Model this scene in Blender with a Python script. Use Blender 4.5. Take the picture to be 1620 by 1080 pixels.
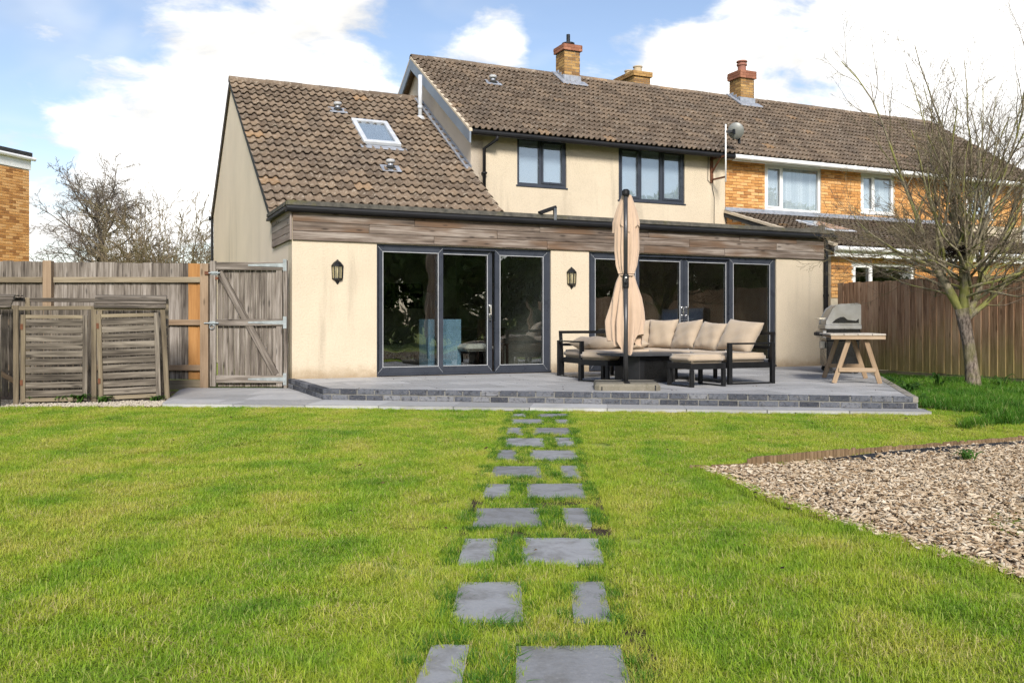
import bpy, bmesh, math, random
import numpy as np
from mathutils import Matrix, Vector, Euler

for o in list(bpy.data.objects):
    bpy.data.objects.remove(o)
random.seed(7)
rng = np.random.default_rng(7)
scn = bpy.context.scene
R = math.radians

# ------------------------------------------------------------------ camera
cam_d = bpy.data.cameras.new('camera')
cam = bpy.data.objects.new('camera', cam_d)
scn.collection.objects.link(cam)
cam.location = (0, 0, 1.02)
cam.rotation_euler = (R(90), 0, 0)
cam_d.sensor_width = 36.0
cam_d.lens = 36.0 * 1414 / 1620
cam_d.shift_y = -29 / 1620
cam_d.clip_end = 2000
cam_d.clip_start = 0.05
scn.camera = cam

# ------------------------------------------------------------------ sun, sky, exposure
SUN_EL, SUN_AZ = 33.0, 173.0          # azimuth clockwise from +Y (into the picture)
sd = Vector((math.sin(R(SUN_AZ)) * math.cos(R(SUN_EL)), math.cos(R(SUN_AZ)) * math.cos(R(SUN_EL)), math.sin(R(SUN_EL))))
sun_d = bpy.data.lights.new('sun', 'SUN')
sun_d.energy = 1.5
sun_d.angle = R(14)
sun_d.color = (1.0, 0.95, 0.87)
sun = bpy.data.objects.new('sun', sun_d)
scn.collection.objects.link(sun)
sun.rotation_euler = (-sd).to_track_quat('-Z', 'Y').to_euler()
sun.location = (30, -10, 30)

scn.view_settings.view_transform = 'Standard'
scn.view_settings.look = 'None'
scn.view_settings.gamma = 1.0
scn.view_settings.exposure = 1.85
scn.cycles.max_bounces = 6
scn.cycles.diffuse_bounces = 3
scn.cycles.glossy_bounces = 3
scn.cycles.transmission_bounces = 4
scn.cycles.transparent_max_bounces = 8
scn.cycles.caustics_reflective = False
scn.cycles.caustics_refractive = False
scn.cycles.use_denoising = True
scn.cycles.denoising_prefilter = 'NONE'
scn.cycles.use_adaptive_sampling = True
scn.cycles.adaptive_threshold = 0.02


class NT:
    """small helper round a node tree"""
    def __init__(s, tree):
        s.t = tree

    def n(s, typ, ins=None, **props):
        nd = s.t.nodes.new('ShaderNode' + typ)
        for k, v in props.items():
            setattr(nd, k, v)
        for k, v in (ins or {}).items():
            sock = nd.inputs[k]
            if isinstance(v, bpy.types.NodeSocket):
                s.t.links.new(v, sock)
            else:
                sock.default_value = v
        return nd

    def math(s, op, a, b=None, c=None, clamp=False):
        nd = s.n('Math', operation=op, use_clamp=clamp)
        for i, v in enumerate((a, b, c)):
            if v is None:
                continue
            if isinstance(v, bpy.types.NodeSocket):
                s.t.links.new(v, nd.inputs[i])
            else:
                nd.inputs[i].default_value = v
        return nd.outputs[0]

    def vmath(s, op, a, b=None):
        nd = s.n('VectorMath', operation=op)
        for i, v in enumerate((a, b)):
            if v is None:
                continue
            if isinstance(v, bpy.types.NodeSocket):
                s.t.links.new(v, nd.inputs[i])
            else:
                nd.inputs[i].default_value = v
        return nd

    def mix(s, f, a, b, mode='MIX'):
        nd = s.n('Mix', data_type='RGBA', blend_type=mode)
        for k, v in ((0, f), (6, a), (7, b)):
            if isinstance(v, bpy.types.NodeSocket):
                s.t.links.new(v, nd.inputs[k])
            elif k == 0:
                nd.inputs[0].default_value = v
            else:
                nd.inputs[k].default_value = (*v[:3], 1)
        return nd.outputs[2]

    def ramp(s, f, stops, interp='LINEAR'):
        nd = s.n('ValToRGB', {'Fac': f})
        cr = nd.color_ramp
        cr.interpolation = interp
        while len(cr.elements) < len(stops):
            cr.elements.new(0.5)
        for e, (p, c) in zip(cr.elements, stops):
            e.position = p
            e.color = (*c, 1) if isinstance(c, (tuple, list)) else (c, c, c, 1)
        return nd.outputs[0]

    def maprange(s, v, a, b, c=0.0, d=1.0, smooth=True):
        nd = s.n('MapRange', {'Value': v, 'From Min': a, 'From Max': b, 'To Min': c, 'To Max': d},
                 interpolation_type='SMOOTHSTEP' if smooth else 'LINEAR')
        return nd.outputs[0]

    def noise(s, vec, scale, detail=4, rough=0.55, dist=0.0):
        i = {'Scale': scale, 'Detail': detail, 'Roughness': rough, 'Distortion': dist}
        if vec is not None:
            i['Vector'] = vec
        return s.n('TexNoise', i).outputs['Fac']


# sky: Nishita blue with broken cumulus laid over it by direction
world = bpy.data.worlds.new('World')
scn.world = world
world.use_nodes = True
w = NT(world.node_tree)
world.node_tree.nodes.clear()
sky = w.n('TexSky', sky_type='NISHITA', sun_disc=False, sun_elevation=R(SUN_EL), sun_rotation=R(SUN_AZ),
          air_density=1.0, dust_density=0.6, ozone_density=1.6)
gen = w.n('TexCoord').outputs['Generated']
sep = w.n('SeparateXYZ', {0: gen})
# project direction onto a flat cloud layer so that clouds flatten towards the horizon
zc = w.math('ADD', w.math('MAXIMUM', sep.outputs[2], 0.0), 0.22)
lay = w.n('CombineXYZ', {0: w.math('DIVIDE', sep.outputs[0], zc), 1: w.math('DIVIDE', sep.outputs[1], zc), 2: 0.0}).outputs[0]
fb = w.noise(lay, 1.25, 6, 0.56, 0.25)
fine = w.noise(lay, 5.0, 6, 0.62, 0.3)
# large cloud masses: directions where cumulus banks stand
banks = [((-0.34, 1, 0.325), 0.970, 0.992, 0.27), ((-0.22, 1, 0.275), 0.985, 0.998, 0.16), ((-0.50, 1, 0.155), 0.983, 0.998, 0.24), ((-0.36, 1, 0.17), 0.988, 0.9985, 0.18),
         ((-0.03, 1, 0.292), 0.9972, 0.9998, 0.40), ((0.125, 1, 0.272), 0.9950, 0.9995, 0.40), ((0.205, 1, 0.265), 0.9972, 0.9998, 0.36), ((-0.02, 1, 0.352), 0.9978, 0.9998, 0.30),
         ((0.45, 1, 0.31), 0.958, 0.992, 0.42), ((0.75, 0.8, 0.35), 0.92, 0.98, 0.35)]
acc = w.math('MULTIPLY', w.math('SUBTRACT', fb, 0.5), 1.25)
acc = w.math('ADD', acc, w.math('MULTIPLY', w.math('SUBTRACT', fine, 0.5), 0.80))
for c, a, b, amp in banks:
    cn = Vector(c).normalized()
    dt = w.vmath('DOT_PRODUCT', gen, tuple(cn)).outputs['Value']
    acc = w.math('ADD', acc, w.maprange(dt, a, b, 0.0, amp))
gapd = w.vmath('DOT_PRODUCT', gen, tuple(Vector((0.02, 1, 0.36)).normalized())).outputs['Value']
acc = w.math('SUBTRACT', acc, w.maprange(gapd, 0.975, 0.997, 0.0, 0.20))
gapl = w.vmath('DOT_PRODUCT', gen, tuple(Vector((-0.56, 1, 0.32)).normalized())).outputs['Value']
acc = w.math('SUBTRACT', acc, w.maprange(gapl, 0.985, 0.999, 0.0, 0.20))
gapm = w.vmath('DOT_PRODUCT', gen, tuple(Vector((-0.46, 1, 0.225)).normalized())).outputs['Value']
acc = w.math('SUBTRACT', acc, w.maprange(gapm, 0.993, 0.9995, 0.0, 0.22))
cov = w.maprange(acc, 0.12, 0.40)
haze = w.maprange(sep.outputs[2], 0.0, 0.20, 0.45, 0.0)
wisp = w.maprange(w.noise(lay, 2.0, 3, 0.6, 0.6), 0.46, 0.80, 0.0, 0.35)
cov2 = w.math('MAXIMUM', w.math('MAXIMUM', cov, haze), wisp)
shade = w.math('MULTIPLY', w.maprange(acc, 0.16, 0.62, 0.74, 1.0), w.maprange(w.noise(lay, 2.6, 4, 0.55, 0.2), 0.34, 0.60, 0.70, 1.04))
cloudc = w.n('CombineColor', {0: shade, 1: w.math('MULTIPLY', shade, 1.005), 2: w.math('MULTIPLY', shade, 1.02)}).outputs[0]
cl = w.mix(1.0, cloudc, (3.75, 3.68, 3.52), 'MULTIPLY')
skyb = w.mix(1.0, sky.outputs[0], (0.47, 0.425, 0.41), 'MULTIPLY')
col = w.mix(cov2, skyb, cl)
world.cycles.sampling_method = 'NONE'
bg = w.n('Background', {'Color': col, 'Strength': 0.12})
wo = w.n('OutputWorld', {'Surface': bg.outputs[0]})

# ------------------------------------------------------------------ frames
TH = math.atan(1414 / (3944 - 810))
OX, OY = -3.362, 13.66
UX, UY = math.cos(TH), math.sin(TH)


def H(u, v, z=0.0):
    """house frame (along the facade, back from it) to world"""
    return Vector((OX + u * UX - v * UY, OY + u * UY + v * UX, z))


HOUSE = (OX, OY, 0)
PZ = 0.175     # patio level

# ------------------------------------------------------------------ geometry helpers
col_main = scn.collection


def mesh(name, verts, faces, smooth=False, rnd=None, tip=None):
    me = bpy.data.meshes.new(name)
    me.from_pydata([tuple(v) for v in verts], [], [tuple(int(i) for i in f) for f in faces])
    if smooth:
        me.polygons.foreach_set('use_smooth', [True] * len(me.polygons))
    if rnd is not None:
        a = me.attributes.new('rnd', 'FLOAT', 'FACE')
        a.data.foreach_set('value', np.asarray(rnd, dtype=np.float32))
    if tip is not None:
        a = me.attributes.new('tip', 'FLOAT', 'POINT')
        a.data.foreach_set('value', np.asarray(tip, dtype=np.float32))
    me.update()
    return me


def put(name, me, mt=None, parent=None, loc=None, rot=None, mtx=None, scale=None):
    o = bpy.data.objects.new(name, me)
    col_main.objects.link(o)
    if me is not None and mt is not None and len(me.materials) == 0:
        me.materials.append(MAT[mt])
    if parent is not None:
        o.parent = parent
    if mtx is not None:
        o.matrix_basis = mtx
    else:
        if loc is not None:
            o.location = loc
        if rot is not None:
            o.rotation_euler = rot
        if scale is not None:
            o.scale = scale
    return o


def tag(o, label, cat, group=None):
    o['label'] = label
    o['category'] = cat
    if group:
        o['group'] = group
    return o


def thing(name, label, cat, loc=(0, 0, 0), rz=0.0, group=None):
    o = put(name, None, None, None, loc, (0, 0, rz))
    o.empty_display_size = 0.1
    return tag(o, label, cat, group)


def copy_tree(o, parent=None):
    c = o.copy()
    col_main.objects.link(c)
    if parent is not None:
        c.parent = parent
    for ch in list(o.children):
        copy_tree(ch, c)
    return c


class B:
    """collects solids into one mesh"""
    def __init__(s):
        s.v, s.f, s.r = [], [], []

    def add(s, vs, fs, rnd=0.0):
        n = len(s.v)
        s.v += [tuple(x) for x in vs]
        s.f += [tuple(i + n for i in f) for f in fs]
        s.r += [rnd] * len(fs)
        return s

    def box(s, x0, x1, y0, y1, z0, z1, rnd=0.0):
        vs = [(x0, y0, z0), (x1, y0, z0), (x1, y1, z0), (x0, y1, z0), (x0, y0, z1), (x1, y0, z1), (x1, y1, z1), (x0, y1, z1)]
        return s.add(vs, [(0, 3, 2, 1), (4, 5, 6, 7), (0, 1, 5, 4), (1, 2, 6, 5), (2, 3, 7, 6), (3, 0, 4, 7)], rnd)

    def bar(s, p0, p1, wd, t, up=(0, 0, 1)):
        """square bar from p0 to p1, wd across, t along up"""
        p0, p1 = Vector(p0), Vector(p1)
        d = (p1 - p0).normalized()
        u = Vector(up)
        u = (u - d * u.dot(d)).normalized()
        a = d.cross(u) * (wd / 2)
        u = u * (t / 2)
        vs = [p0 - a - u, p0 + a - u, p0 + a + u, p0 - a + u, p1 - a - u, p1 + a - u, p1 + a + u, p1 - a + u]
        return s.add(vs, [(0, 1, 2, 3), (7, 6, 5, 4), (0, 4, 5, 1), (1, 5, 6, 2), (2, 6, 7, 3), (3, 7, 4, 0)])

    def prism(s, poly, axis, a0, a1, rnd=0.0):
        """2-D polygon extruded along axis 0/1/2 (polygon in the two other axes, in order)"""
        n = len(poly)
        def P(p, a):
            return ((a, p[0], p[1]), (p[0], a, p[1]), (p[0], p[1], a))[axis]
        vs = [P(p, a0) for p in poly] + [P(p, a1) for p in poly]
        fs = [tuple(range(n)), tuple(range(2 * n - 1, n - 1, -1))] + [(i, (i + 1) % n, n + (i + 1) % n, n + i) for i in range(n)]
        return s.add(vs, fs, rnd)

    def tube(s, pts, rad, n=8, caps=True, rnd=0.0):
        pts = [Vector(p) for p in pts]
        if not hasattr(rad, '__len__'):
            rad = [rad] * len(pts)
        base = len(s.v)
        d0 = (pts[1] - pts[0]).normalized()
        ref = Vector((0, 0, 1)) if abs(d0.z) < 0.9 else Vector((1, 0, 0))
        a = d0.cross(ref).normalized()
        for i, p in enumerate(pts):
            d = (pts[min(i + 1, len(pts) - 1)] - pts[max(i - 1, 0)]).normalized()
            a = (a - d * a.dot(d)).normalized()
            b = d.cross(a)
            for k in range(n):
                t = 2 * math.pi * k / n
                s.v.append(tuple(p + (a * math.cos(t) + b * math.sin(t)) * rad[i]))
        for i in range(len(pts) - 1):
            for k in range(n):
                k2 = (k + 1) % n
                s.f.append((base + i * n + k, base + i * n + k2, base + (i + 1) * n + k2, base + (i + 1) * n + k))
                s.r.append(rnd)
        if caps:
            s.f.append(tuple(base + k for k in range(n - 1, -1, -1)))
            s.f.append(tuple(base + (len(pts) - 1) * n + k for k in range(n)))
            s.r += [rnd, rnd]
        return s

    def lathe(s, prof, c=(0, 0, 0), n=16):
        """profile of (r, z) turned about the vertical through c"""
        base = len(s.v)
        for r, z in prof:
            for k in range(n):
                t = 2 * math.pi * k / n
                s.v.append((c[0] + r * math.cos(t), c[1] + r * math.sin(t), c[2] + z))
        for i in range(len(prof) - 1):
            for k in range(n):
                k2 = (k + 1) % n
                s.f.append((base + i * n + k, base + i * n + k2, base + (i + 1) * n + k2, base + (i + 1) * n + k))
                s.r.append(0)
        s.f.append(tuple(base + k for k in range(n - 1, -1, -1)))
        s.f.append(tuple(base + (len(prof) - 1) * n + k for k in range(n)))
        s.r += [0, 0]
        return s

    def mesh(s, name, smooth=False, bevel=0.0, segs=1):
        me = mesh(name, s.v, s.f, smooth, s.r)
        if bevel:
            bm = bmesh.new()
            bm.from_mesh(me)
            bmesh.ops.bevel(bm, geom=[e for e in bm.edges if len(e.link_faces) == 2 and e.calc_face_angle(0) > 0.4], offset=bevel, segments=segs, affect='EDGES')
            bm.to_mesh(me)
            bm.free()
        return me

    def put(s, name, mt, parent=None, smooth=False, bevel=0.0, segs=1, **kw):
        return put(name, s.mesh(name, smooth, bevel, segs), mt, parent, **kw)


_boxes = {}


def unit_box(L, wd, t, bev, mt):
    """shared board/brick mesh, long axis X from 0, centred across Y and Z"""
    k = (round(L, 3), round(wd, 3), round(t, 3), bev, mt)
    if k not in _boxes:
        _boxes[k] = B().box(0, L, -wd / 2, wd / 2, -t / 2, t / 2).mesh('board', bevel=bev)
        _boxes[k].materials.append(MAT[mt])
    return _boxes[k]


def board(name, p0, p1, wdir, wd, t, mt, parent=None, bev=0.004):
    """plank from p0 to p1 (centre line), wd wide along wdir, t thick; grain along its length"""
    p0, p1, wv = Vector(p0), Vector(p1), Vector(wdir)
    x = p1 - p0
    L = x.length
    x.normalize()
    y = (wv - x * wv.dot(x)).normalized()
    z = x.cross(y)
    m = Matrix(((x.x, y.x, z.x, p0.x), (x.y, y.y, z.y, p0.y), (x.z, y.z, z.z, p0.z), (0, 0, 0, 1)))
    return put(name, unit_box(L, wd, t, bev, mt), None, parent, mtx=m)


def replicate(bv, bf, mats, rnds):
    """many copies of a small shape in one mesh: arrays"""
    bv = np.asarray(bv, float)
    nv = len(bv)
    hv = np.hstack([bv, np.ones((nv, 1))])
    mats = np.asarray(mats)
    allv = np.einsum('nij,vj->nvi', mats, hv)[:, :, :3].reshape(-1, 3)
    faces = []
    for k in range(len(mats)):
        faces += [tuple(i + k * nv for i in f) for f in bf]
    return allv, faces, np.repeat(rnds, len(bf))


def clip_poly(poly, a, b, c):
    """keep the part of a convex polygon where a*x+b*y<=c"""
    out = []
    for i in range(len(poly)):
        p, q = poly[i], poly[(i + 1) % len(poly)]
        dp, dq = a * p[0] + b * p[1] - c, a * q[0] + b * q[1] - c
        if dp <= 0:
            out.append(p)
        if dp * dq < 0:
            t = dp / (dp - dq)
            out.append((p[0] + t * (q[0] - p[0]), p[1] + t * (q[1] - p[1])))
    return out


def clip_to(poly, region):
    """clip to a convex region given counter-clockwise"""
    for i in range(len(region)):
        p, q = region[i], region[(i + 1) % len(region)]
        nx, ny = q[1] - p[1], -(q[0] - p[0])
        poly = clip_poly(poly, nx, ny, nx * p[0] + ny * p[1])
        if len(poly) < 3:
            return []
    return poly


def area(poly):
    return abs(sum(poly[i][0] * poly[(i + 1) % len(poly)][1] - poly[(i + 1) % len(poly)][0] * poly[i][1] for i in range(len(poly)))) / 2


def inset(poly, d):
    """shrink a convex ccw polygon"""
    big = poly
    for i in range(len(poly)):
        p, q = poly[i], poly[(i + 1) % len(poly)]
        nx, ny = q[1] - p[1], -(q[0] - p[0])
        l = math.hypot(nx, ny)
        if l < 1e-6:
            continue
        nx, ny = nx / l, ny / l
        big = clip_poly(big, nx, ny, nx * p[0] + ny * p[1] - d)
        if len(big) < 3:
            return []
    return big


def inside(px, py, poly):
    """vectorised point in polygon"""
    r = np.zeros(len(px), bool)
    j = len(poly) - 1
    for i in range(len(poly)):
        xi, yi = poly[i]
        xj, yj = poly[j]
        c = ((yi > py) != (yj > py)) & (px < (xj - xi) * (py - yi) / (yj - yi + 1e-12) + xi)
        r ^= c
        j = i
    return r


# ------------------------------------------------------------------ materials
MAT = {}


def newmat(name):
    m = bpy.data.materials.new(name)
    m.use_nodes = True
    m.node_tree.nodes.clear()
    MAT[name] = m
    return NT(m.node_tree)


def finish(t, color, rough=0.7, metal=0.0, bump=None, bstr=0.3, bdist=0.01, spec=0.5, **extra):
    ins = {'Base Color': color if isinstance(color, bpy.types.NodeSocket) else (*color, 1), 'Roughness': rough, 'Metallic': metal, 'Specular IOR Level': spec}
    ins.update(extra)
    if bump is not None:
        ins['Normal'] = t.n('Bump', {'Height': bump, 'Strength': bstr, 'Distance': bdist}).outputs[0]
    p = t.n('BsdfPrincipled', ins)
    t.n('OutputMaterial', {'Surface': p.outputs[0]})


def objco(t):
    return t.n('TexCoord').outputs['Object']


def rndval(t, field):
    return t.n('Attribute', attribute_name='rnd').outputs['Fac'] if field else t.n('ObjectInfo').outputs['Random']


def shifted(t, vec):
    """object coordinates moved by a per-object offset so that copies differ"""
    r = t.n('ObjectInfo').outputs['Random']
    off = t.n('CombineXYZ', {0: t.math('MULTIPLY', r, 37.0), 1: t.math('MULTIPLY', r, 91.0), 2: t.math('MULTIPLY', r, 53.0)}).outputs[0]
    return t.vmath('ADD', vec, off).outputs[0]


def m_plain(name, c, rough=0.5, metal=0.0, spec=0.5, var=0.12, scale=6.0, bstr=0.0):
    t = newmat(name)
    co = objco(t)
    nz = t.noise(co, scale, 5, 0.6)
    lo = tuple(x * (1 - var) for x in c)
    hi = tuple(min(1, x * (1 + var)) for x in c)
    colr = t.ramp(nz, [(0.3, lo), (0.7, hi)])
    finish(t, colr, t.maprange(nz, 0.3, 0.7, max(0.02, rough - 0.08), rough + 0.08), metal, nz if bstr else None, bstr, 0.004, spec)


def m_wood(name, c_dark, c_mid, c_light, scale=1.0, contrast=1.0, knots=True, green=None, rough=0.8, warm=None):
    t = newmat(name)
    co = shifted(t, objco(t))
    st = t.n('Mapping', {'Vector': co, 'Scale': (0.9 * scale, 16 * scale, 16 * scale)}).outputs[0]
    g1 = t.noise(st, 1.6, 7, 0.62, 0.35)
    st2 = t.n('Mapping', {'Vector': co, 'Scale': (2.0 * scale, 70 * scale, 70 * scale)}).outputs[0]
    g2 = t.noise(st2, 1.3, 4, 0.6)
    g = t.math('ADD', t.math('MULTIPLY', g1, 0.65), t.math('MULTIPLY', g2, 0.35))
    r = t.n('ObjectInfo').outputs['Random']
    sh = t.math('MULTIPLY', t.math('SUBTRACT', r, 0.5), 0.22)
    blot = t.math('MULTIPLY', t.math('SUBTRACT', t.noise(t.n('Mapping', {'Vector': co, 'Scale': (1, 3, 3)}).outputs[0], 1.8, 3, 0.5), 0.5), 0.45)
    gg = t.math('ADD', t.math('ADD', t.math('MULTIPLY', t.math('SUBTRACT', g, 0.5), contrast), 0.5), t.math('ADD', sh, blot))
    colr = t.ramp(gg, [(0.22, c_dark), (0.5, c_mid), (0.78, c_light)])
    if warm:
        wf = t.maprange(t.noise(t.n('Mapping', {'Vector': co, 'Scale': (0.7, 2.2, 2.2)}).outputs[0], 1.1, 3, 0.5), 0.47, 0.66)
        colr = t.mix(wf, colr, t.ramp(g, [(0.35, tuple(x * 0.55 for x in warm)), (0.65, warm)]))
    if knots:
        kv = t.n('Mapping', {'Vector': co, 'Scale': (2.4, 9, 9)}).outputs[0]
        vo = t.n('TexVoronoi', {'Vector': kv, 'Scale': 1.0, 'Randomness': 1.0})
        kd = t.maprange(vo.outputs['Distance'], 0.06, 0.2, 1.0, 0.0)
        colr = t.mix(t.math('MULTIPLY', kd, 0.75), colr, tuple(x * 0.5 for x in c_dark))
    if green:
        hz = t.n('SeparateXYZ', {0: t.n('TexCoord').outputs['Object']}).outputs[0]
        gf = t.math('MULTIPLY', t.maprange(t.math('ADD', hz, t.math('MULTIPLY', t.noise(co, 2.5, 4, 0.6), 1.2)), 1.7, 0.5, 0.0, 0.75), 1.0)
        colr = t.mix(gf, colr, t.ramp(g, [(0.35, tuple(x * 0.5 for x in green)), (0.65, green)]))
    finish(t, colr, rough, 0, g, 0.5, 0.004, 0.25)


def m_render(name, c, stain):
    """painted pebbledash"""
    t = newmat(name)
    co = objco(t)
    pb = t.noise(co, 42, 3, 0.65)
    big = t.noise(co, 0.9, 5, 0.6)
    sepn = t.n('SeparateXYZ', {0: co})
    runs = t.noise(t.n('Mapping', {'Vector': co, 'Scale': (3.5, 3.5, 0.35)}).outputs[0], 1.0, 5, 0.6)
    lo = tuple(x * 0.9 for x in c)
    colr = t.ramp(big, [(0.35, lo), (0.65, c)])
    colr = t.mix(t.maprange(pb, 0.36, 0.56, 0.16, 0.0), colr, tuple(x * 0.5 for x in c))
    sf = t.math('MULTIPLY', t.maprange(runs, 0.52, 0.78), stain)
    colr = t.mix(sf, colr, (0.16, 0.13, 0.10))
    splash = t.math('MULTIPLY', t.maprange(t.math('ADD', sepn.outputs[2], t.math('MULTIPLY', t.noise(co, 6, 5, 0.65), 0.35)), 0.58, 0.30, 0.0, 0.7), 1.0)
    colr = t.mix(splash, colr, (0.30, 0.21, 0.12))
    finish(t, colr, 0.9, 0, pb, 0.7, 0.013, 0.2)


def m_gable(name, c):
    """smooth painted render with dark run-off stains on its upper middle"""
    t = newmat(name)
    co = objco(t)
    runs = t.noise(t.n('Mapping', {'Vector': co, 'Scale': (1.5, 1.5, 0.22)}).outputs[0], 1.0, 6, 0.55)
    blob = t.noise(t.n('Mapping', {'Vector': co, 'Scale': (0.45, 0.45, 0.5)}).outputs[0], 1.0, 3, 0.5)
    colr = t.ramp(t.noise(co, 0.8, 5, 0.6), [(0.3, tuple(x * 0.88 for x in c)), (0.7, c)])
    f = t.math('MULTIPLY', t.maprange(runs, 0.50, 0.85), t.maprange(blob, 0.48, 0.66, 0.03, 0.42))
    colr = t.mix(f, colr, (0.17, 0.14, 0.10))
    finish(t, colr, 0.85, 0, t.noise(co, 40, 4, 0.6), 0.25, 0.006, 0.2)


def m_brick(name, stops, field, dirt=0.25):
    t = newmat(name)
    r = rndval(t, field)
    co = t.n('NewGeometry').outputs['Position']
    colr = t.ramp(r, stops)
    sp = t.noise(co, 28, 5, 0.65)
    colr = t.mix(t.maprange(sp, 0.45, 0.75, 0.0, dirt), colr, tuple(x * 0.45 for x in stops[0][1]))
    colr = t.mix(t.maprange(t.noise(co, 70, 3, 0.6), 0.55, 0.8, 0.0, 0.25), colr, (0.75, 0.6, 0.42))
    finish(t, colr, 0.88, 0, sp, 0.35, 0.004, 0.2)


def m_tile(name, field, k=1.0):
    t = newmat(name)
    r = rndval(t, field)
    co = t.n('NewGeometry').outputs['Position']
    colr = t.ramp(r, [(p_, tuple(x * k for x in c_)) for p_, c_ in ((0.0, (0.118, 0.088, 0.064)), (0.35, (0.150, 0.113, 0.082)), (0.65, (0.182, 0.137, 0.099)), (0.97, (0.21, 0.155, 0.108)), (1.0, (0.28, 0.18, 0.10)))])
    patch = t.noise(co, 0.75, 4, 0.6)
    colr = t.mix(t.maprange(patch, 0.45, 0.70, 0.0, 0.40), colr, (0.095, 0.08, 0.07))
    lich = t.noise(co, 13, 6, 0.7)
    colr = t.mix(t.maprange(lich, 0.53, 0.67, 0.0, 0.75), colr, (0.38, 0.33, 0.265))
    org = t.math('MULTIPLY', t.maprange(t.noise(co, 5.0, 5, 0.65), 0.66, 0.80, 0.0, 0.45), t.maprange(t.noise(co, 0.6, 3), 0.42, 0.65))
    colr = t.mix(org, colr, (0.38, 0.19, 0.06))
    moss = t.maprange(t.noise(co, 22, 5, 0.65), 0.60, 0.75, 0.0, 0.7)
    colr = t.mix(moss, colr, (0.05, 0.045, 0.03))
    finish(t, colr, 0.9, 0, t.noise(co, 90, 3, 0.6), 0.4, 0.004, 0.15)


def m_stone(name, c, var=0.25, scale=2.0, rough=0.6, stain=(0.10, 0.095, 0.08), sf=0.5):
    t = newmat(name)
    co = t.n('NewGeometry').outputs['Position']
    r = t.n('ObjectInfo').outputs['Random']
    base = t.ramp(r, [(0.0, tuple(x * (1 - var) for x in c)), (1.0, tuple(x * (1 + var * 0.6) for x in c))])
    cl = t.noise(co, scale, 6, 0.65, 0.4)
    colr = t.mix(t.maprange(cl, 0.4, 0.75, 0.0, sf), base, stain)
    colr = t.mix(t.maprange(t.noise(co, 60, 4, 0.6), 0.55, 0.75, 0.0, 0.18), colr, (0.55, 0.54, 0.5))
    finish(t, colr, t.maprange(cl, 0.3, 0.7, rough - 0.1, rough + 0.15), 0, t.math('ADD', t.noise(co, 45, 5, 0.6), t.noise(co, 9, 4, 0.6, 0.8)), 0.5, 0.006, 0.35)


def m_glass(name, tint, wav=0.006, ws=1.3):
    t = newmat(name)
    co = t.n('NewGeometry').outputs['Position']
    nb = t.n('Bump', {'Height': t.noise(co, ws, 2, 0.5), 'Strength': wav, 'Distance': 1.0}).outputs[0]
    bf = t.n('NewGeometry').outputs['Backfacing']
    fr = t.n('Fresnel', {'IOR': t.maprange(bf, 0.0, 1.0, 2.25, 1 / 2.25, False), 'Normal': nb}).outputs[0]
    gl = t.n('BsdfGlossy', {'Color': (1, 1, 1, 1), 'Roughness': 0.0, 'Normal': nb})
    tr = t.n('BsdfTransparent', {'Color': (*tint, 1)})
    mx = t.n('MixShader', {0: fr, 1: tr.outputs[0], 2: gl.outputs[0]})
    t.n('OutputMaterial', {'Surface': mx.outputs[0]})


def m_fabric(name, c, scale=1.0):
    t = newmat(name)
    co = shifted(t, objco(t))
    wv = t.noise(co, 240, 2, 0.5)
    big = t.noise(co, 3.0, 4, 0.55)
    colr = t.ramp(big, [(0.3, tuple(x * 0.86 for x in c)), (0.7, c)])
    finish(t, colr, 0.9, 0, t.math('ADD', t.math('MULTIPLY', wv, 0.25), t.noise(co, 9 * scale, 4, 0.5)), 0.45, 0.014, 0.15, **{'Sheen Weight': 0.25})


def m_bark(name, c1, c2, moss, amt):
    t = newmat(name)
    co = t.n('NewGeometry').outputs['Position']
    st = t.n('Mapping', {'Vector': co, 'Scale': (1, 1, 0.35)}).outputs[0]
    g = t.noise(st, 30, 6, 0.7)
    colr = t.ramp(g, [(0.38, c1), (0.62, c2)])
    colr = t.mix(t.maprange(t.noise(co, 3.0, 5, 0.6), 0.45, 0.62, 0.0, amt), colr, moss)
    finish(t, colr, 0.9, 0, g, 0.8, 0.02, 0.15)


m_render('cream_render', (0.60, 0.51, 0.38), 0.30)
m_gable('gable_render', (0.72, 0.615, 0.49))
m_plain('mortar', (0.52, 0.44, 0.33), 0.9)
m_plain('dark_mortar', (0.20, 0.19, 0.17), 0.9)
NB = [(0.0, (0.31, 0.135, 0.045)), (0.25, (0.50, 0.24, 0.075)), (0.6, (0.62, 0.32, 0.11)), (1.0, (0.68, 0.40, 0.17))]
m_brick('neighbour_brick', NB, False)
m_brick('neighbour_brick_field', NB, True)
CB = [(0.0, (0.20, 0.11, 0.045)), (0.5, (0.33, 0.19, 0.07)), (1.0, (0.44, 0.27, 0.10))]
m_brick('chimney_brick', CB, True, 0.5)
RB = [(0.0, (0.22, 0.09, 0.055)), (1.0, (0.35, 0.155, 0.095))]
m_brick('red_brick', RB, True, 0.3)
BB = [(0.0, (0.04, 0.044, 0.055)), (0.5, (0.09, 0.097, 0.115)), (1.0, (0.18, 0.185, 0.20))]
m_brick('blue_brick', BB, False, 0.95)
m_plain('pale_mortar', (0.17, 0.165, 0.15), 0.95, 0, 0.2, 0.3, 14)
m_tile('roof_tile', False)
m_tile('roof_tile_field', True)
m_tile('lean_to_tile', True, 0.62)
m_stone('paving', (0.38, 0.377, 0.373), 0.26, 1.3, 0.55, (0.20, 0.195, 0.185), 0.6)
m_stone('path_slate', (0.265, 0.268, 0.275), 0.22, 5.5, 0.55, (0.12, 0.115, 0.10), 0.85)
m_stone('edge_brick', (0.26, 0.235, 0.20), 0.2, 5.0, 0.8, (0.12, 0.11, 0.07), 0.6)
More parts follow.
